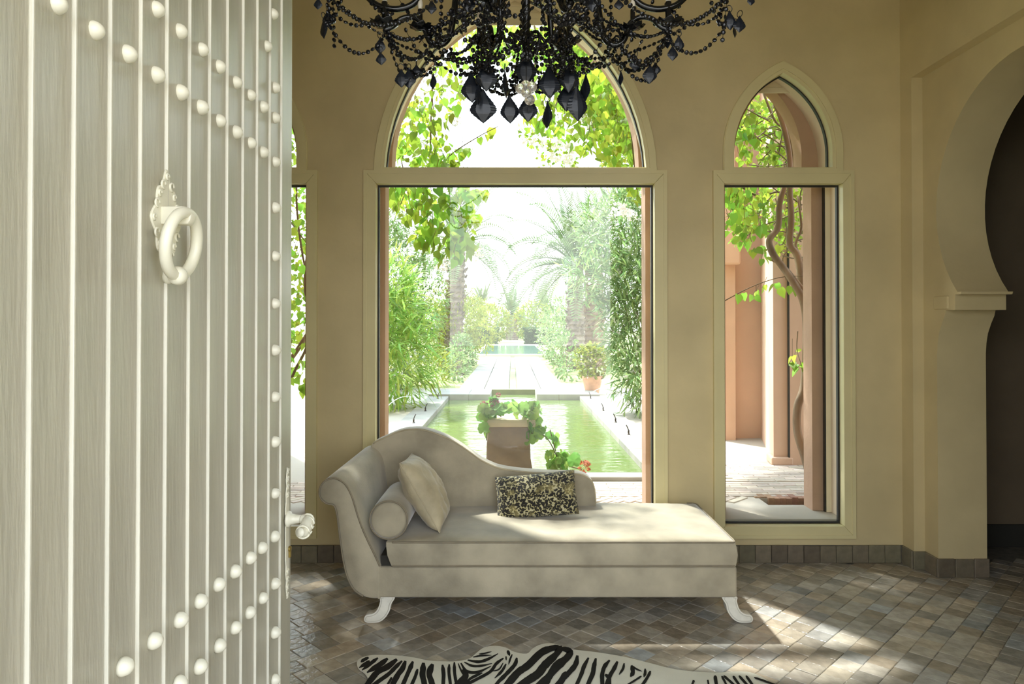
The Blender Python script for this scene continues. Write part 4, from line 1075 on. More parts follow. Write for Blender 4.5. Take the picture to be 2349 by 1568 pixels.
# pool: walls, water, coping stones
m = MB()
m.box(PX0 - 0.1, PX0, PY0_, PY1, ZE - 0.8, ZE + 0.02); m.box(PX1, PX1 + 0.1, PY0_, PY1, ZE - 0.8, ZE + 0.02)
m.box(PX0, PX1, PY0_ - 0.1, PY0_, ZE - 0.8, ZE + 0.02); m.box(PX0, -0.37, PY1, PY1 + 0.1, ZE - 0.8, ZE + 0.06); m.box(0.42, PX1, PY1, PY1 + 0.1, ZE - 0.8, ZE + 0.06)
m.box(-0.37, 0.42, PY1 + 0.9, PY1 + 1.0, ZE - 0.8, ZE + 0.06); m.box(-0.45, -0.37, PY1, PY1 + 0.9, ZE - 0.8, ZE + 0.06); m.box(0.42, 0.50, PY1, PY1 + 0.9, ZE - 0.8, ZE + 0.06)
m.box(PX0 - 0.1, PX1 + 0.1, PY0_ - 0.1, PY1 + 1.0, ZE - 0.82, ZE - 0.78)
pool = tag(m.build('garden_pool', poolw), 'rectangular garden pool of green water with stone coping', 'pool')
m = MB()
nx, ny = 1, 1
m.add([(PX0, PY0_, WZ), (PX1, PY0_, WZ), (PX1, PY1, WZ), (PX0, PY1, WZ)], [(0, 1, 2, 3)]); m.add([(-0.37, PY1, WZ), (0.42, PY1, WZ), (0.42, PY1 + 0.9, WZ), (-0.37, PY1 + 0.9, WZ)], [(0, 1, 2, 3)])
tag(m.build('pool_surface', waterm, pool, fix=False), 'rippled green water')
def stone_at(x0, x1, y0, y1, z1, name='coping_stone'):
    mm = MB(); mm.box(x0 + 0.002, x1 - 0.002, y0 + 0.002, y1 - 0.002, ZE - 0.06, z1); return mm.build(name, stone_o, pool, bevel=0.006, bseg=1)
y = PY0_ - 0.16
while y < PY1 - 0.05:
    y2 = min(y + 0.62, PY1)
    stone_at(PX0 - 0.33, PX0 + 0.01, y, y2, ZE + 0.035); stone_at(PX1 - 0.01, PX1 + 0.33, y, y2, ZE + 0.035); y = y2
for k in range(4):
    x0 = PX0 + 0.01 + k * (PX1 - PX0 - 0.02) / 4; stone_at(x0, x0 + (PX1 - PX0 - 0.02) / 4, PY0_ - 0.16, PY0_ + 0.01, ZE + 0.035)
for x0, x1 in ((PX0 - 0.33, -0.72), (-0.72, -0.36), (0.41, 0.78), (0.78, PX1 + 0.33)): stone_at(x0, x1, PY1 - 0.01, PY1 + 0.92, ZE + 0.07)
# causeway of slabs either side of the rill
rill = tag(MB(), None) if False else None
m = MB(); m.box(-0.05, 0.09, PY1 + 1.0, 25.4, ZE - 0.02, ZE + 0.004)
wk = tag(m.build('causeway', poolw), 'pale slab walkway split by a narrow green water channel', 'path', kind='structure')
y = PY1 + 1.0
for k in range(11):
    d = 1.18
    for (x0, x1) in ((-0.98, -0.51), (-0.51, -0.05), (0.09, 0.53), (0.53, 0.97)):
        mm = MB(); mm.box(x0 + 0.008, x1 - 0.008, y + 0.008, y + d - 0.008, ZE - 0.01, ZE + 0.05); mm.build('slab', stone_o, wk, bevel=0.006, bseg=1)
    y += d
# far basin and lawn
m = MB(); m.box(-1.55, 1.5, 26.2, 26.5, ZE - 0.05, ZE + 0.10); m.box(-1.55, 1.5, 39.3, 39.8, ZE - 0.05, ZE + 0.10); m.box(-1.55, -1.3, 26.5, 39.3, ZE - 0.05, ZE + 0.10); m.box(1.25, 1.5, 26.5, 39.3, ZE - 0.05, ZE + 0.10)
bs = tag(m.build('far_basin', stone, bevel=0.02), 'second raised basin with a pale rim at the end of the walkway', 'pool')
m = MB(); m.box(-1.3, 1.25, 26.5, 39.3, ZE - 0.02, ZE + 0.075); m.build('basin_surface', watert, bs)
m = MB(); m.box(-0.75, 0.62, 39.9, 62, ZE - 0.02, ZE + 0.01); tag(m.build('path', mat('dry_grass', (0.34, 0.32, 0.16), 0.95, 0.1, 2)), 'strip of pale dry lawn between the clipped hedges', 'path', kind='structure')
# nozzles and jets
m = MB(); m.lathe([(0.016, 0), (0.018, 0.006), (0.010, 0.012), (0.010, 0.04), (0.014, 0.044), (0.007, 0.05)], seg=8)
noz_me = m.mesh('nozzle_base', smooth=True, angle=R(40)); noz_me.materials.append(nozz)
m = MB(); m.tube([(0, 0, 0.045), (-0.010, 0, 0.075), (-0.026, 0, 0.105)], 0.006, 7); spout_me = m.mesh('spout', smooth=True); spout_me.materials.append(nozz)
cz = ZE + 0.035
ordn = ['nearest', 'second', 'third', 'fourth']
for side, xx, ys in (('right', PX1 + 0.13, (7.55, 8.5, 9.65, 11.2)), ('left', PX0 - 0.13, (8.45, 9.6, 11.2))):
    for i, yy in enumerate(ys):
        e = empty('fountain_nozzle', (xx, yy, cz), 'small bronze fountain nozzle on the %s coping, %s from the house' % (side, ordn[i] if i < len(ys) - 1 else 'farthest'), 'nozzle', 'fountain nozzles on the pool coping')
        link('nozzle_base', noz_me, None, e, loc=(xx, yy, cz)); sp2 = link('spout', spout_me, None, e, loc=(xx, yy, cz))
        if side == 'left': sp2.rotation_euler = (0, 0, PI)
for k, (a, mid, b) in enumerate([((1.28, 9.65), (0.75), (1.70, 8.9)), ((1.28, 11.2), 0.5, (1.95, 10.8)), ((-1.2, 9.6), 0.55, (-1.75, 9.2))]):
    A0 = Vector((a[0], a[1], cz + 0.1)); B0 = Vector((b[0], b[1], ZE + 0.02)); pts = [A0.lerp(B0, t / 12) + Vector((0, 0, mid * 0.9 * 4 * (t / 12) * (1 - t / 12) * 0.35)) for t in range(13)]
    m = MB(); m.tube(pts, lambda t: 0.003 + 0.004 * t, 6); tag(m.build('water_jet', jetm, smooth=True, stuff=True), ['thin arc of water falling by the right oleander', 'thin arc of water in front of the terracotta pot', 'thin arc of water over the left coping'][k], 'water')

# the terracotta wing on the right with its pilasters, drain pipe and ledge
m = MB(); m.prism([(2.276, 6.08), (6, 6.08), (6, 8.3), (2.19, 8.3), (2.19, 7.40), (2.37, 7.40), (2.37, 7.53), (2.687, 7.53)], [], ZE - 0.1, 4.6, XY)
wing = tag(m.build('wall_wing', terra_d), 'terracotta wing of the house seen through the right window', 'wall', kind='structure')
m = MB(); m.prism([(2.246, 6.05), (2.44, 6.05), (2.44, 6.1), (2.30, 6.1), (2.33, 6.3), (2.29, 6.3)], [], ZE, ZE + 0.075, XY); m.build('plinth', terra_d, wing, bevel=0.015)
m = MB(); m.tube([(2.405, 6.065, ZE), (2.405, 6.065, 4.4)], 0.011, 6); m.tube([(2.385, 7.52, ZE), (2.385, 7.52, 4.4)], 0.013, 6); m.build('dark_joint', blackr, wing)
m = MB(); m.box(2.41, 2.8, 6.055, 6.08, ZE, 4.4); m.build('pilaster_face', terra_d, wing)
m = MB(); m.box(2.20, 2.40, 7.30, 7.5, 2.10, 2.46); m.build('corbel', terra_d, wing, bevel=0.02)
# left counterpart, a sliver of which shows beside the door
m = MB(); m.prism([(-2.62, 6.4), (-2.32, 6.4), (-2.32, 6.9), (-6, 6.9), (-6, 6.4)], [], ZE - 0.1, 4.6, XY); tag(m.build('wall_left_wing', terra_d), 'terracotta pier seen low through the left window', 'wall', kind='structure')

# ------------------------------------------------------------------ planting
def leaf_mesh(name, L_, W_, fold=0.12, droop=0.15, heart=False):
    pr = [(0, 0.0), (0.06, 0.62), (0.2, 0.95), (0.38, 1.0), (0.6, 0.72), (0.82, 0.32), (1, 0)] if heart else [(0, 0), (0.3, 0.85), (0.6, 0.9), (1, 0)]
    m = MB(); c = []; l = []; r = []
    for t, w in pr:
        back = -0.10 if heart and 0 < t < 0.1 else 0
        z = -droop * t * t * L_
        c.append((0, t * L_, z)); l.append((-w * W_ / 2, (t + back) * L_, z + fold * w * W_)); r.append((w * W_ / 2, (t + back) * L_, z + fold * w * W_))
    n = len(pr)
    m.add(c + l + r, [])
    for i in range(n - 1):
        m.f.append((i, i + 1, n + i + 1, n + i)); m.f.append((i, 2 * n + i, 2 * n + i + 1, i + 1))
    return m.mesh(name, smooth=True)
def add_leaf(mb, p, d, up, L_, W_, fold=0.1, droop=0.15, segs=2):
    d = d.normalized(); s = d.cross(up)
    s = s.normalized() if s.length > 1e-4 else d.orthogonal().normalized(); nrm = s.cross(d)
    o = len(mb.v)
    if segs == 1:
        q = p + d * L_ * 0.45 + nrm * fold * W_
        mb.v += [p, q - s * W_ / 2, p + d * L_ - nrm * droop * L_, q + s * W_ / 2]; mb.f.append((o, o + 1, o + 2, o + 3)); return
    a = p + d * L_ * 0.33; b = p + d * L_ * 0.68 - nrm * droop * 0.45 * L_; c = p + d * L_ - nrm * droop * L_
    mb.v += [p, a - s * W_ * 0.48 + nrm * fold * W_, a + s * W_ * 0.48 + nrm * fold * W_, b - s * W_ * 0.42, b + s * W_ * 0.42, c]
    mb.f += [(o, o + 2, o + 1), (o + 1, o + 2, o + 4, o + 3), (o + 3, o + 4, o + 5)]
UPV = Vector((0, 0, 1))
def rdir(r, upb=0.0):
    while True:
        v = Vector((r.uniform(-1, 1), r.uniform(-1, 1), r.uniform(-1, 1)))
        if 0.05 < v.length < 1: v.normalize(); v.z += upb; return v.normalized()
def bush(name, label, base, blobs, n, L_, W_, mtl, seed, spray=4, upb=0.3, stems=7, flowers=None, stem_m=None, cat='shrub', group=None, droop=0.2, smat=True):
    """blobs: (cx, cy, cz, rx, ry, rz); leaves grow in sprays on the blobs' shells, on twigs from the base"""
    r = random.Random(seed); base = Vector(base)
    e = empty(name, base, label, cat, group)
    fm = MB(); fl = MB(); tot = sum(b[3] * b[5] for b in blobs)
    for b in blobs:
        k = int(n * b[3] * b[5] / tot / spray)
        for _ in range(k):
            dd = rdir(r); rad = r.uniform(0.45, 1.0) ** 0.5
            p = Vector((b[0] + dd.x * b[3] * rad, b[1] + dd.y * b[4] * rad, b[2] + dd.z * b[5] * rad))
            if p.z < base.z + 0.02: p.z = base.z + r.uniform(0.02, 0.3)
            tw = (dd + Vector((0, 0, upb)) + rdir(r) * 0.5).normalized()
            for j in range(spray):
                q = (tw + rdir(r) * 0.75).normalized()
                add_leaf(fm, p + tw * L_ * 0.35 * j, q, UPV + rdir(r) * 0.5, L_ * r.uniform(0.7, 1.2), W_ * r.uniform(0.8, 1.2), droop=droop * r.uniform(0.3, 1.6))
            if flowers and r.random() < flowers[1]:
                for j in range(5): add_leaf(fl, p + dd * 0.05 + rdir(r) * flowers[2], rdir(r, 0.3), rdir(r), flowers[2] * 1.3, flowers[2] * 1.1, segs=1)
    sm = MB()
    for k in range(stems):
        b = r.choice(blobs); dd = rdir(r)
        t_ = Vector((b[0] + dd.x * b[3] * 0.7, b[1] + dd.y * b[4] * 0.7, b[2] + dd.z * b[5] * 0.5))
        s0 = base + Vector((r.uniform(-.12, .12), r.uniform(-.12, .12), 0))
        sm.tube(smooth_path([s0, s0.lerp(t_, 0.4) + rdir(r) * 0.1, t_], 4), lambda t: 0.016 * (1 - 0.7 * t), 5)
    sm.build('stem', stem_m or twig, e)
    fm.build('foliage', mtl, e, fix=False, stuff=True)
    if flowers: fl.build('blossoms', flowers[0], e, fix=False, stuff=True)
    return e

def palm(label, base, h, r0, fl_, n, seed, elev=(-25, 80), lean=(0, 0), fill=1.0, leafl=0.30, group='palms in the garden', dates=False, trunk_m=None, skip=None):
    r = random.Random(seed); base = Vector(base); e = empty('palm_tree', base, label, 'palm', group)
    top = base + Vector((lean[0], lean[1], h))
    m = MB(); n_r = max(6, int(h / 0.14)); loops = []
    for i in range(n_r * 2 + 1):
        t = i / (n_r * 2); c = base.lerp(top, t); rr = r0 * (1.15 - 0.25 * t) * (1.0 if i % 2 else 0.88)
        loops.append([c + Vector((rr * math.cos(2 * PI * k / 12 + (i % 2) * 0.26) * (1 + 0.06 * r.uniform(-1, 1)), rr * math.sin(2 * PI * k / 12 + (i % 2) * 0.26), 0)) for k in range(12)])
    m.loft(loops); tr = m.build('trunk', trunk_m or palmbark, e)
    bm_ = MB()
    for i in range(int(h * 22)):       # cut leaf bases standing off the trunk
        t = r.uniform(0.1, 1.0); a = r.uniform(0, 2 * PI); c = base.lerp(top, t); d = Vector((math.cos(a), math.sin(a), 0))
        q = c + d * r0 * 0.95
        bm_.tube([q, q + d * r0 * 0.22 + Vector((0, 0, r0 * 0.35))], lambda t: r0 * 0.16 * (1 - 0.4 * t), 4)
    bm_.build('leaf_base', trunk_m or palmbark, tr, stuff=True)
    for k in range(n):
        az = 2 * PI * (k * 0.382) + r.uniform(-.2, .2); el = R(elev[0] + (elev[1] - elev[0]) * (k / max(1, n - 1)) ** 0.8 + r.uniform(-6, 6))
        if skip and skip(az): continue
        L_ = fl_ * r.uniform(0.85, 1.1); d = Vector((math.cos(az) * math.cos(el), math.sin(az) * math.cos(el), math.sin(el)))
        pts = []; p = top.copy(); dd = d.copy()
        for s in range(9):
            pts.append(p.copy()); p = p + dd * L_ / 8; dd = (dd + Vector((0, 0, -0.10 - 0.05 * s * math.cos(el)))).normalized()
        fm = MB(); fm.tube(pts, lambda t: 0.018 * fl_ / 2 * (1 - 0.85 * t), 5)
        fine = smooth_path(pts, 4)
        for i in range(5, len(fine) - 1):
            t = i / len(fine); tan = (fine[i + 1] - fine[i - 1]).normalized(); sd = tan.cross(UPV)
            sd = sd.normalized() if sd.length > 0.05 else Vector((math.sin(az), -math.cos(az), 0))
            ll = leafl * math.sin(PI * (0.15 + 0.80 * t)) * r.uniform(0.85, 1.1)
            for s in (-1, 1):
                dr = (sd * s + tan * 0.75 + Vector((0, 0, 0.25))).normalized()
                add_leaf(fm, fine[i], dr, tan.cross(dr) * s + UPV * 0.3, ll, 0.028 * leafl / 0.3, droop=0.18, segs=1)
        fm.build('frond', leaf_p, e, fix=False)
    if dates:
        dm = MB()
        for k in range(5):
            a = r.uniform(0, 6.3); c = top + Vector((math.cos(a) * 0.4, math.sin(a) * 0.4, -0.25))
            for j in range(30): q = c + rdir(r) * 0.22; dm.lathe([(0.01, -0.05), (0.04, 0), (0.01, 0.05)], (q.x, q.y, q.z), 5)
        dm.build('date_cluster', datem, e, fix=False, stuff=True)
    return e

def at(px, py, Y): return P(px, py, Y)
# left side, from the house outwards
bush('reed_clump', 'bright green reedy shrub close to the left edge of the large window', (-2.0, 10.2, ZE), [(-1.85, 10.2, 1.0, 0.55, 0.6, 0.8), (-2.1, 10.4, 1.7, 0.6, 0.6, 0.7)], 3800, 0.26, 0.030, leaf_bam, 11, upb=0.5, droop=0.45)
bush('oleander_bush', 'tall pale-flowered oleander on the left side of the pool', (-2.6, 13.2, ZE), [(-2.45, 13.0, 2.2, 0.8, 0.8, 1.2), (-2.9, 13.3, 3.4, 0.9, 0.8, 1.1), (-1.75, 13.4, 2.0, 0.4, 0.6, 0.8), (-2.2, 13.0, 1.2, 0.6, 0.6, 0.9)], 9500, 0.15, 0.030, leaf_m, 12, flowers=(petal_w, 0.10, 0.05), stems=12)
bush('feathery_shrub', 'lime-yellow feathery shrub right of the left oleander', (-1.9, 19.5, ZE), [(-1.75, 19.5, 1.7, 0.85, 0.9, 1.0), (-1.1, 20.2, 1.5, 0.65, 0.8, 0.75), (-2.3, 18.8, 1.3, 0.7, 0.7, 0.9), (-0.9, 21.5, 1.1, 0.35, 0.6, 0.5)], 9000, 0.10, 0.028, leaf_y, 13, stems=10, upb=0.1)
bush('low_plants', 'low yellow-green border plants on the left at the terrace edge', (-1.75, 13.9, ZE), [(-1.75, 13.9, ZE + 0.25, 0.5, 0.35, 0.30), (-2.5, 13.7, ZE + 0.3, 0.5, 0.3, 0.35)], 900, 0.22, 0.03, leaf_y, 14, upb=0.9, stems=3)
bush('low_hedge', 'low dark-green rose hedge along the left of the walkway', (-1.25, 17.2, ZE), [(-1.22, 15.2, ZE + 0.30, 0.22, 0.6, 0.32), (-1.3, 17.6, ZE + 0.45, 0.28, 0.9, 0.5), (-1.35, 20.5, ZE + 0.45, 0.3, 1.6, 0.55)], 2600, 0.085, 0.045, leaf_m, 15, flowers=(petal_w, 0.02, 0.03), stems=8)
# right side
ol = bush('oleander_bush', 'big grey-green oleander against the right jamb of the large window', (2.1, 9.6, ZE), [(1.95, 9.6, 1.25, 0.55, 0.6, 0.85), (2.0, 9.9, 2.1, 0.75, 0.6, 0.7), (1.75, 9.3, 0.75, 0.35, 0.4, 0.42), (2.3, 10.2, 2.9, 0.9, 0.6, 0.8), (1.25, 10.2, 2.15, 0.40, 0.4, 0.28), (1.55, 10.6, 2.9, 0.5, 0.5, 0.5), (1.75, 9.8, 1.6, 0.45, 0.4, 0.8)], 10500, 0.17, 0.026, leaf_ol, 16, stems=16, flowers=(petal_w, 0.05, 0.045))
bush('bougainvillea_bush', 'white-flowered bougainvillea high behind the right oleander', (2.9, 11.6, ZE), [(2.3, 11.4, 4.1, 0.8, 0.6, 0.8), (3.0, 11.6, 3.6, 0.8, 0.6, 1.0), (1.7, 11.2, 4.9, 0.6, 0.5, 0.5)], 2600, 0.09, 0.06, leaf_m, 17, stems=12, flowers=(petal_w, 0.28, 0.07))
bush('rose_bush', 'light green rose bushes bordering the right of the walkway', (1.35, 19.0, ZE), [(1.28, 15.4, ZE + 0.25, 0.25, 0.6, 0.32), (1.35, 18.0, ZE + 0.5, 0.35, 0.9, 0.55), (1.45, 21.5, ZE + 0.75, 0.5, 1.3, 0.85), (1.5, 25, ZE + 0.8, 0.6, 1.6, 0.9)], 4200, 0.09, 0.05, leaf_m, 18, flowers=(petal_w, 0.03, 0.035), stems=10)
# flower pot with its plant
pp = Vector((1.42, 12.35, ZE))
pt = empty('flower_pot', pp, 'terracotta flower pot at the right rear corner of the pool', 'pot')
m = MB(); m.lathe([(0.115, 0), (0.12, 0.02), (0.15, 0.15), (0.172, 0.262), (0.178, 0.268), (0.182, 0.30), (0.178, 0.318), (0.16, 0.318), (0.155, 0.27), (0.10, 0.26)], pp, 28); m.build('pot_body', potm, pt, smooth=True, angle=R(40))
m = MB(); m.lathe([(0.156, 0.268), (0.01, 0.285)], pp, 20); m.build('pot_soil', soil, pt)
bush('potted_plant', 'yellow-green bushy plant growing in the terracotta pot', pp + Vector((0, 0, 0.27)), [(pp.x, pp.y, ZE + 0.58, 0.28, 0.25, 0.27)], 900, 0.075, 0.045, leaf_y, 19, flowers=(petal_w, 0.08, 0.03), stems=6, cat='plant')
# hedges and shrubs at the far end
for x0, x1, lb in ((-2.4, -0.85, 'clipped dark box hedge at the far end, left of the lawn strip'), (0.72, 2.4, 'clipped dark box hedge at the far end, right of the lawn strip')):
    r_ = random.Random(21); e = empty('box_hedge', ((x0 + x1) / 2, 43, ZE), lb, 'hedge', 'far box hedges'); fm = MB()
    m = MB(); m.box(x0 + 0.06, x1 - 0.06, 42.3, 43.6, ZE, ZE + 0.92); m.build('hedge_core', leaf_h, e)
    for k in range(2600):
        f = r_.random(); y_ = 42.25 if f < 0.6 else r_.uniform(42.25, 43.6); z_ = ZE + (r_.uniform(0, 1.0) if f < 0.6 else 0.98); x_ = r_.uniform(x0, x1)
        if 0.85 < f: x_ = x1 if x0 < 0 else x0
        add_leaf(fm, Vector((x_, y_, z_)), rdir(r_), rdir(r_), 0.11, 0.07, segs=1)
    fm.build('foliage', leaf_h, e, fix=False, stuff=True)
far = [(-1.55, 47, 1.55, 1.5, 1.2, 'round lime-green shrub behind the left box hedge', leaf_y, 31), (1.6, 47, 1.7, 1.55, 1.25, 'round lime-green shrub behind the right box hedge', leaf_y, 32), (-3.5, 45, 1.9, 1.6, 1.5, 'tall lime shrub farther left behind the feathery shrub', leaf_y, 33), (3.2, 42, 1.6, 1.4, 1.5, 'mid-green shrub behind the roses on the right', leaf_m, 34), (-0.1, 60, 1.2, 1.6, 0.9, 'pale grey-green bush at the end of the lawn strip', leaf_m, 35)]
for x, y_, zc, rx, rz, lb, mm_, sd_ in far:
    bush('round_shrub', lb, (x, y_, ZE), [(x, y_, zc, rx, 1.2, rz)], 2400, 0.17, 0.09, mm_, sd_, group='round shrubs at the far end', stems=4)
r_ = random.Random(40)
for k, (x, hgt, w) in enumerate([(-9, 3.4, 3.2), (-5.2, 3.2, 2.6), (5.0, 3.0, 2.6), (8.6, 3.6, 3.2), (1.6, 2.4, 1.8), (-15.5, 4, 3.4), (16.5, 4, 3.4)]):
    y_ = 66 + (k % 3) * 3
    bush('distant_tree', ['hazy olive tree far left of the palms', 'hazy olive tree just left of the far palms', 'hazy olive tree just right of the far palms', 'hazy olive tree far right behind the palm trunks', 'low hazy tree between the far palms', 'hazy olive tree at the left end of the tree line', 'hazy olive tree at the right end of the tree line'][k], (x, y_, ZE), [(x, y_, hgt * 0.55, w, 1.5, hgt * 0.5)], 1500, 0.32, 0.16, leaf_m, 50 + k, group='trees along the horizon', stems=4, cat='tree')
# palms
palm('left-hand far palm with orange dates above the shrubs', (-2.55, 60, ZE), 2.9, 0.42, 2.6, 34, 61, dates=True, leafl=0.5, group='palms in the garden')
palm('middle far palm on the garden axis', (0.0, 56, ZE), 2.0, 0.45, 3.0, 40, 62, dates=True, leafl=0.55, group='palms in the garden')
palm('small far palm right of the garden axis', (2.9, 64, ZE), 2.4, 0.4, 2.8, 26, 63, elev=(15, 85), leafl=0.5, group='palms in the garden')
palm('rough-trunked palm on the left with its crown behind the vine', (-1.62, 19.0, ZE), 3.35, 0.25, 2.1, 34, 64, lean=(0.15, 0), leafl=0.34, group='palms in the garden')
palm('leaning palm stump behind the left rose hedge', (-1.95, 20.6, ZE), 1.5, 0.26, 1.6, 0, 65, group='palms in the garden')
palm('tall palm on the right sweeping its fronds over the pool axis', (1.78, 19.5, ZE), 2.9, 0.25, 2.6, 44, 66, elev=(-30, 80), leafl=0.40, group='palms in the garden')
palm('thick brown palm trunk beside the right palm', (2.40, 20.4, ZE), 3.3, 0.30, 2.4, 30, 67, leafl=0.38, group='palms in the garden', trunk_m=mat('palm_bark_warm', (0.26, 0.18, 0.115), 0.9, 0.4, 8, 0.6, 14))

# ------------------------------------------------------------------ vines round the windows
heart_me = [leaf_mesh('leaf', 1, 0.86, fold=f, droop=d, heart=True) for f, d in ((0.08, 0.10), (0.20, 0.22), (0.02, 0.30), (0.28, 0.06))]
for h_ in heart_me: h_.materials.append(leaf_v)
def vine(label, regions, size, stems_px, seed, mass=None, nmax=300, flowers=None):
    """regions: (polygon in the photograph, count, near Y, far Y) - leaves hang at real distances in front of the house"""
    r = random.Random(seed); p0 = at(*stems_px[0][0][0], stems_px[0][1]) if stems_px else Vector()
    e = empty('climbing_vine', p0, label, 'vine', 'bougainvillea vines round the windows')
    for pts, Y, rad in stems_px:
        w = [at(x, y, Y + r.uniform(-0.05, 0.05)) for x, y in pts]; mm = MB(); mm.tube(smooth_path(w, 5), lambda t, rad=rad: rad * (1 - 0.45 * t), 8); mm.build('stem', bark if rad > 0.012 else twig, e, smooth=True)
    tw = MB(); cnt = 0; spill = MB()
    for poly, n, ya, yb in regions:
        for _ in range(n):
            x, y = rand_in(poly, r); Y = r.uniform(ya, yb); p = at(x, y, Y)
            yaw = r.uniform(0, 2 * PI); pit_ = r.gauss(-62, 24); s = size * r.uniform(0.65, 1.2)
            rot = (R(pit_), R(r.gauss(0, 22)), yaw)
            if cnt < nmax:
                link('leaf', heart_me[r.randrange(4)], None, e, loc=p, rot=rot, scale=s); cnt += 1
            else:
                M_ = Matrix.Rotation(rot[2], 3, 'Z') @ Matrix.Rotation(rot[1], 3, 'Y') @ Matrix.Rotation(rot[0], 3, 'X'); hm = heart_me[r.randrange(4)]
                spill.add([M_ @ (v.co * s) + p for v in hm.vertices], [tuple(q.vertices) for q in hm.polygons])
            if r.random() < 0.3: tw.tube([p, p + Vector((r.uniform(-.05, .05), r.uniform(-.04, .04), r.uniform(0.05, 0.14)))], 0.0018, 4)
    for poly, n, ya, yb, L_ in (mass or []):
        for _ in range(n):
            p = at(*rand_in(poly, r), r.uniform(ya, yb)); add_leaf(spill, p, rdir(r, -0.3), rdir(r), L_ * r.uniform(.7, 1.2), L_ * 0.75)
    tw.build('twigs', twig, e, fix=False, stuff=True)
    if spill.v: spill.build('foliage', leaf_vs, e, fix=False, stuff=True)
    if flowers:
        fm = MB()
        for poly, n, ya, yb, sz in flowers:
            for _ in range(n):
                p = at(*rand_in(poly, r), r.uniform(ya, yb))
                for j in range(7): add_leaf(fm, p + rdir(r) * sz, rdir(r, 0.2), rdir(r), sz * 1.5, sz * 1.2, segs=1)
        fm.build('blossoms', petal_w, e, fix=False, stuff=True)
    return e
vine('vine with large leaves hanging at the left of the large window',
     [([(890, 425), (1070, 420), (1085, 470), (1075, 530), (1090, 560), (1060, 598), (1010, 602), (962, 570), (938, 510), (905, 490)], 225, 4.9, 5.25),
      ([(1068, 430), (1140, 440), (1135, 458), (1070, 452)], 8, 5.1, 5.3),
      ([(1060, 470), (1105, 490), (1105, 560), (1075, 580)], 16, 5.1, 5.5),
      ([(905, 383), (905, 300), (930, 250), (975, 240), (1010, 300), (1040, 340), (1060, 383)], 62, 4.9, 5.2),
      ([(990, 383), (1060, 330), (1140, 285), (1130, 305), (1060, 365), (1030, 383)], 20, 5.1, 5.3),
      ([(930, 250), (985, 150), (1030, 140), (1060, 200), (1035, 290), (990, 280)], 46, 4.95, 5.3)],
     0.082, [([(1045, -60), (1000, 120), (990, 240), (985, 380), (970, 470), (1000, 560)], 5.3, 0.008), ([(985, 400), (1040, 350), (1100, 312), (1142, 290)], 5.2, 0.005), ([(990, 160), (994, 260), (1000, 330), (985, 420)], 5.15, 0.004), ([(1060, 470), (1090, 440), (1140, 452)], 5.2, 0.003), ([(880, 150), (905, 300), (930, 420), (915, 480)], 5.35, 0.006)], 71,
     mass=[([(885, 420), (960, 420), (935, 480), (895, 470)], 120, 5.5, 6.4, 0.06), ([(905, 383), (905, 300), (930, 250), (975, 240), (1010, 300), (1040, 340), (1060, 383)], 240, 5.2, 5.9, 0.055), ([(930, 250), (985, 150), (1030, 130), (1075, 200), (1045, 290), (990, 280)], 70, 5.3, 5.8, 0.055)],
     flowers=[([(925, 210), (960, 170), (975, 200), (940, 240)], 5, 5.1, 5.4, 0.022), ([(990, 590), (1050, 590), (1040, 615), (995, 612)], 5, 5.1, 5.4, 0.022), ([(1060, 560), (1100, 560), (1100, 600), (1070, 600)], 7, 5.1, 5.5, 0.022), ([(1030, 270), (1060, 265), (1055, 300)], 3, 5.1, 5.4, 0.02)])
vine('dense lime vine filling the top of the large arch',
     [([(1030, 140), (1040, 90), (1100, 55), (1330, 55), (1400, 150), (1360, 190), (1250, 180), (1150, 170), (1090, 190)], 190, 5.9, 6.6),
      ([(1230, 180), (1400, 150), (1440, 230), (1458, 383), (1420, 383), (1330, 345), (1250, 300), (1200, 290), (1210, 230)], 400, 5.2, 6.0),
      ([(1440, 422), (1470, 422), (1470, 480), (1440, 460)], 10, 5.0, 5.3)],
     0.076, [([(1500, -60), (1380, 120), (1300, 200), (1250, 290)], 5.6, 0.012), ([(1420, 40), (1440, 220), (1455, 380), (1462, 460)], 5.3, 0.008), ([(1200, -40), (1230, 90), (1215, 220)], 5.6, 0.008)], 72,
     mass=[([(1250, 60), (1390, 110), (1440, 230), (1456, 330), (1380, 300), (1260, 200)], 3600, 6.0, 7.5, 0.06), ([(1080, 60), (1300, 60), (1300, 130), (1080, 140)], 900, 6.6, 7.5, 0.06), ([(1360, 170), (1440, 230), (1456, 383), (1380, 383)], 900, 6.2, 8.0, 0.05), ([(1180, 290), (1290, 290), (1340, 383), (1240, 383)], 200, 6.2, 8.0, 0.05)],
     flowers=[([(1240, 320), (1320, 320), (1310, 375), (1250, 370)], 16, 6.0, 6.8, 0.03), ([(1185, 280), (1230, 270), (1225, 330), (1190, 330)], 8, 6.0, 6.8, 0.03), ([(1330, 260), (1370, 270), (1360, 300)], 5, 5.8, 6.3, 0.03), ([(1405, 470), (1460, 465), (1462, 500), (1410, 500)], 12, 6.5, 7.0, 0.03)])
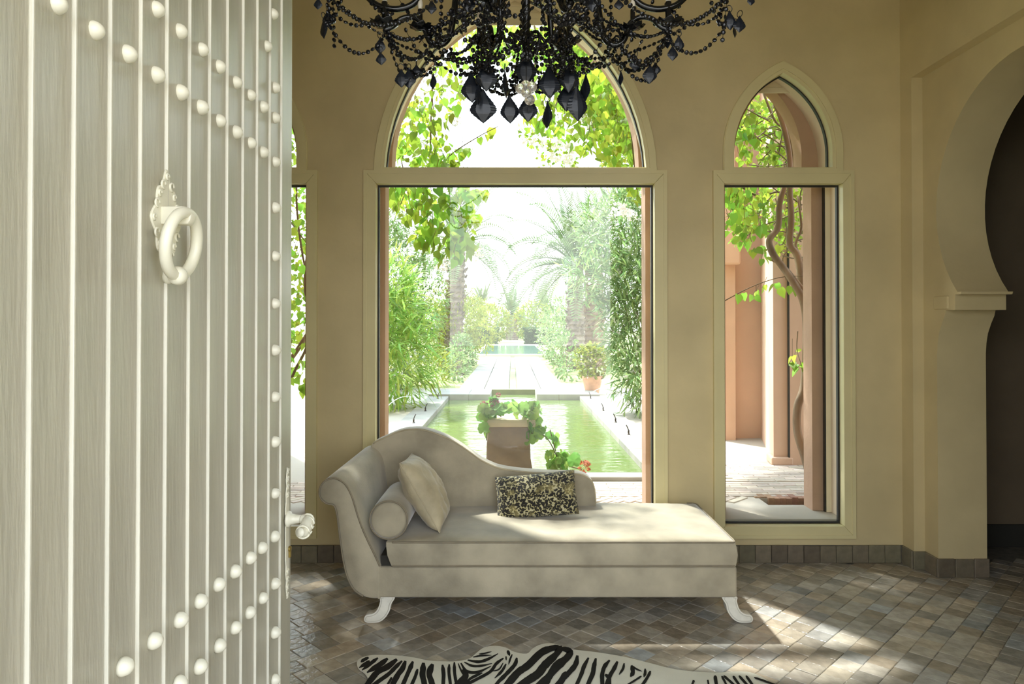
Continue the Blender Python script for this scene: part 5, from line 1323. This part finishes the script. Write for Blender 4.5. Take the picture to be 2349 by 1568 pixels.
vine('woody vine with twisting trunks behind the right window',
     [([(1688, 225), (1740, 218), (1740, 300), (1720, 383), (1688, 383)], 70, 4.95, 5.6), ([(1740, 218), (1790, 225), (1828, 330), (1828, 383), (1760, 383)], 34, 5.2, 5.9),
      ([(1660, 424), (1745, 424), (1760, 520), (1720, 560), (1680, 560), (1661, 530)], 105, 4.95, 5.6), ([(1745, 424), (1840, 424), (1840, 520), (1780, 600), (1750, 560)], 40, 5.3, 5.9), ([(1720, 560), (1770, 560), (1770, 600), (1735, 606)], 12, 5.0, 5.3),
      ([(1662, 690), (1700, 670), (1790, 640), (1830, 655), (1826, 680), (1790, 660), (1700, 690), (1664, 700)], 14, 5.0, 5.2), ([(1815, 745), (1842, 745), (1842, 865), (1815, 850)], 9, 4.95, 5.1)],
     0.070, [([(1868, 1136), (1858, 1090), (1846, 1045), (1833, 1005), (1828, 975), (1830, 930), (1845, 880), (1850, 760), (1842, 690), (1815, 640), (1790, 605), (1772, 580), (1765, 550), (1785, 520), (1788, 470), (1800, 425), (1812, 380), (1800, 300), (1770, 210)], 5.05, 0.034),
             ([(1842, 680), (1830, 590), (1812, 560), (1815, 500), (1812, 430), (1822, 370), (1800, 260)], 5.2, 0.030), ([(1645, 700), (1680, 680), (1730, 655), (1790, 636), (1850, 632)], 5.1, 0.004), ([(1843, 665), (1800, 612), (1770, 596)], 5.1, 0.016), ([(1830, 760), (1828, 800), (1836, 830), (1842, 850)], 5.0, 0.004),
             ([(1840, 600), (1825, 560), (1838, 520), (1830, 450)], 5.4, 0.014), ([(1700, 290), (1760, 330), (1810, 340), (1835, 380)], 5.5, 0.008), ([(1690, 420), (1740, 450), (1790, 440), (1840, 470)], 5.5, 0.010), ([(1750, 210), (1780, 280), (1815, 300), (1830, 330)], 5.4, 0.010), ([(1720, 330), (1780, 290), (1820, 350)], 5.6, 0.006)], 73,
     mass=[([(1740, 230), (1800, 240), (1840, 380), (1740, 383)], 420, 5.6, 5.95, 0.045), ([(1490, 0), (1690, 0), (1660, 130), (1640, 400), (1500, 400)], 1900, 4.86, 5.6, 0.075), ([(1690, 225), (1760, 220), (1780, 383), (1690, 383)], 160, 5.3, 5.9, 0.05), ([(1662, 424), (1760, 424), (1760, 520), (1690, 540)], 260, 5.3, 5.9, 0.05), ([(1740, 425), (1840, 425), (1840, 580), (1770, 580)], 260, 5.6, 6.0, 0.045)])  # largest mass: unseen leaves behind the pier, added to shade the floor
# bare twig tangle of the same growth is its own plant further in
tg = MB(); r_ = random.Random(77); e = empty('twig_tangle', at(1800, 300, 5.75), 'tangle of bare brown twigs above the right window vine', 'branches')
for k in range(46):
    x, y_ = rand_in([(1740, 215), (1800, 225), (1838, 383), (1840, 560), (1790, 590), (1750, 400)], r_); a = at(x, y_, r_.uniform(5.3, 5.65)); d = rdir(r_)
    tg.tube(smooth_path([a, a + d * 0.14 + rdir(r_) * 0.04, a + d * 0.28 + rdir(r_) * 0.08], 3), 0.005, 4)
tg.build('twigs', twig, e, fix=False, stuff=True)
vine('leafy vine with dark stems beside the half-hidden left window',
     [([(640, 290), (706, 290), (706, 383), (640, 383)], 34, 4.95, 5.6), ([(630, 424), (706, 424), (706, 880), (640, 880)], 150, 4.95, 5.6), ([(680, 880), (704, 880), (704, 925), (686, 915)], 5, 5.0, 5.1)],
     0.066, [([(628, 1125), (640, 980), (668, 870), (705, 790), (715, 700), (690, 560), (680, 440), (690, 300)], 5.2, 0.012), ([(640, 860), (690, 790), (712, 740), (700, 640), (720, 480)], 5.3, 0.020), ([(660, 500), (690, 540), (706, 560)], 5.2, 0.006)], 74,
     mass=[([(630, 424), (706, 424), (706, 800), (640, 800)], 320, 5.7, 6.2, 0.05), ([(330, 60), (640, 60), (640, 420), (330, 420)], 1700, 4.86, 5.5, 0.075), ([(640, 290), (706, 290), (706, 383), (640, 383)], 60, 5.7, 6.2, 0.05)])  # big mass behind the door is added, unseen, to block sun on the left floor

# ------------------------------------------------------------------ geranium planter by the window
gY = 5.02
pl = empty('stone_planter', (P(1168, 1075, gY).x, gY, ZE), 'tall tapering stone planter standing just outside the large window', 'planter')
def px_rect(px0, px1, py, Yc, half):
    a, b = P(px0, py, Yc), P(px1, py, Yc); return [Vector((a.x, Yc - half, a.z)), Vector((b.x, Yc - half, b.z)), Vector((b.x, Yc + half, b.z)), Vector((a.x, Yc + half, a.z))]
m = MB(); L0 = [px_rect(1110, 1226, 1126, gY, 0.18), px_rect(1113, 1222, 1080, gY, 0.17), px_rect(1117, 1216, 1045, gY, 0.155), px_rect(1118, 1215, 1010, gY, 0.150), px_rect(1122, 1211, 972, gY, 0.14)]
for l in L0[:1]:
    for v in l: v.z = ZE
m.loft(L0); m.build('planter_body', plinth, pl, smooth=True, bevel=0.012, angle=R(50))
m = MB(); m.loft([px_rect(1114, 1226, 972, gY, 0.165), px_rect(1112, 1228, 962, gY, 0.17), px_rect(1114, 1226, 955, gY, 0.165)]); m.build('planter_rim', plinth_rim, pl, bevel=0.006)
def scallop():
    m = MB(); n = 24; vs = [Vector((0, 0, 0))]
    for ring, q in ((1, 0.55), (2, 1.0)):
        for k in range(n):
            a = 2 * PI * (k + 0.5) / n; rad = q * 0.5 * (1 + (0.07 * math.cos(8 * a) if ring == 2 else 0)) * (0.62 if abs(((a + PI / 2 + PI) % (2 * PI)) - PI) < 0.14 else 1)
            vs.append(Vector((rad * math.cos(a), rad * math.sin(a), 0.09 * q * q + 0.03 * math.cos(5 * a) * q)))
    fs = [(0, 1 + k, 1 + (k + 1) % n) for k in range(n)] + [(1 + k, 1 + n + k, 1 + n + (k + 1) % n, 1 + (k + 1) % n) for k in range(n)]
    m.add(vs, fs); return m.mesh('leaf', smooth=True)
sc_me = scallop(); sc_me.materials.append(leaf_g)
ger = empty('geranium', (P(1168, 955, gY).x, gY, P(1168, 955, gY).z), 'trailing geranium with scalloped leaves growing in the stone planter', 'plant')
r_ = random.Random(90)
spots = [([(1104, 935), (1135, 912), (1150, 930), (1200, 928), (1232, 925), (1243, 945), (1225, 955), (1150, 948), (1130, 960)], 44, 27), ([(1103, 940), (1128, 930), (1135, 975), (1122, 1000), (1103, 985)], 22, 26), ([(1205, 930), (1235, 925), (1235, 965), (1240, 990), (1215, 1010), (1208, 960)], 22, 27), ([(1252, 1035), (1290, 1035), (1300, 1075), (1255, 1078)], 26, 26), ([(1290, 1040), (1322, 1042), (1318, 1058), (1290, 1062)], 8, 28), ([(1250, 985), (1270, 985), (1280, 1010), (1282, 1030), (1268, 1028)], 7, 22), ([(1215, 1000), (1240, 998), (1230, 1012)], 4, 26)]
for poly, n, spx in spots:
    for _ in range(n):
        p = at(*rand_in(poly, r_), gY - r_.uniform(0.02, 0.20)); s = spx * 5 / 1600 * r_.uniform(0.65, 1.1)
        link('leaf', sc_me, None, ger, loc=p, rot=(R(r_.gauss(60, 28)), R(r_.gauss(0, 25)), R(r_.gauss(0, 45))), scale=s)
m = MB()
for pts in ([(1205, 985), (1235, 992), (1255, 1005), (1270, 1030), (1282, 1058)], [(1150, 955), (1125, 945), (1118, 980), (1116, 1010)], [(1215, 955), (1225, 985), (1210, 1005)], [(1285, 1060), (1310, 1070), (1335, 1076)], [(1262, 985), (1268, 1010), (1275, 1035)], [(1222, 945), (1226, 925), (1226, 918)]):
    m.tube(smooth_path([at(x, y, gY - 0.12) for x, y in pts], 4), 0.004, 6)
m.build('stem', twig, ger, smooth=True)
def umbel(px, py, rad, mtl, lb):
    c = at(px, py, gY - 0.13); mm = MB()
    for k in range(60):
        d = rdir(r_); add_leaf(mm, c + d * rad * 0.75, (d + rdir(r_) * 0.8).normalized(), rdir(r_), rad * 0.62, rad * 0.55, segs=1)
    tag(mm.build('flower_head', mtl, ger, fix=False), lb)
umbel(1340, 1070, 0.040, petal_o, 'rust-brown faded flower head'); umbel(1111, 930, 0.028, petal_p, 'dusky pink flower head'); umbel(1134, 924, 0.03, petal_p, 'dusky pink flower head'); umbel(1143, 905, 0.016, petal_p, 'small pink bud')
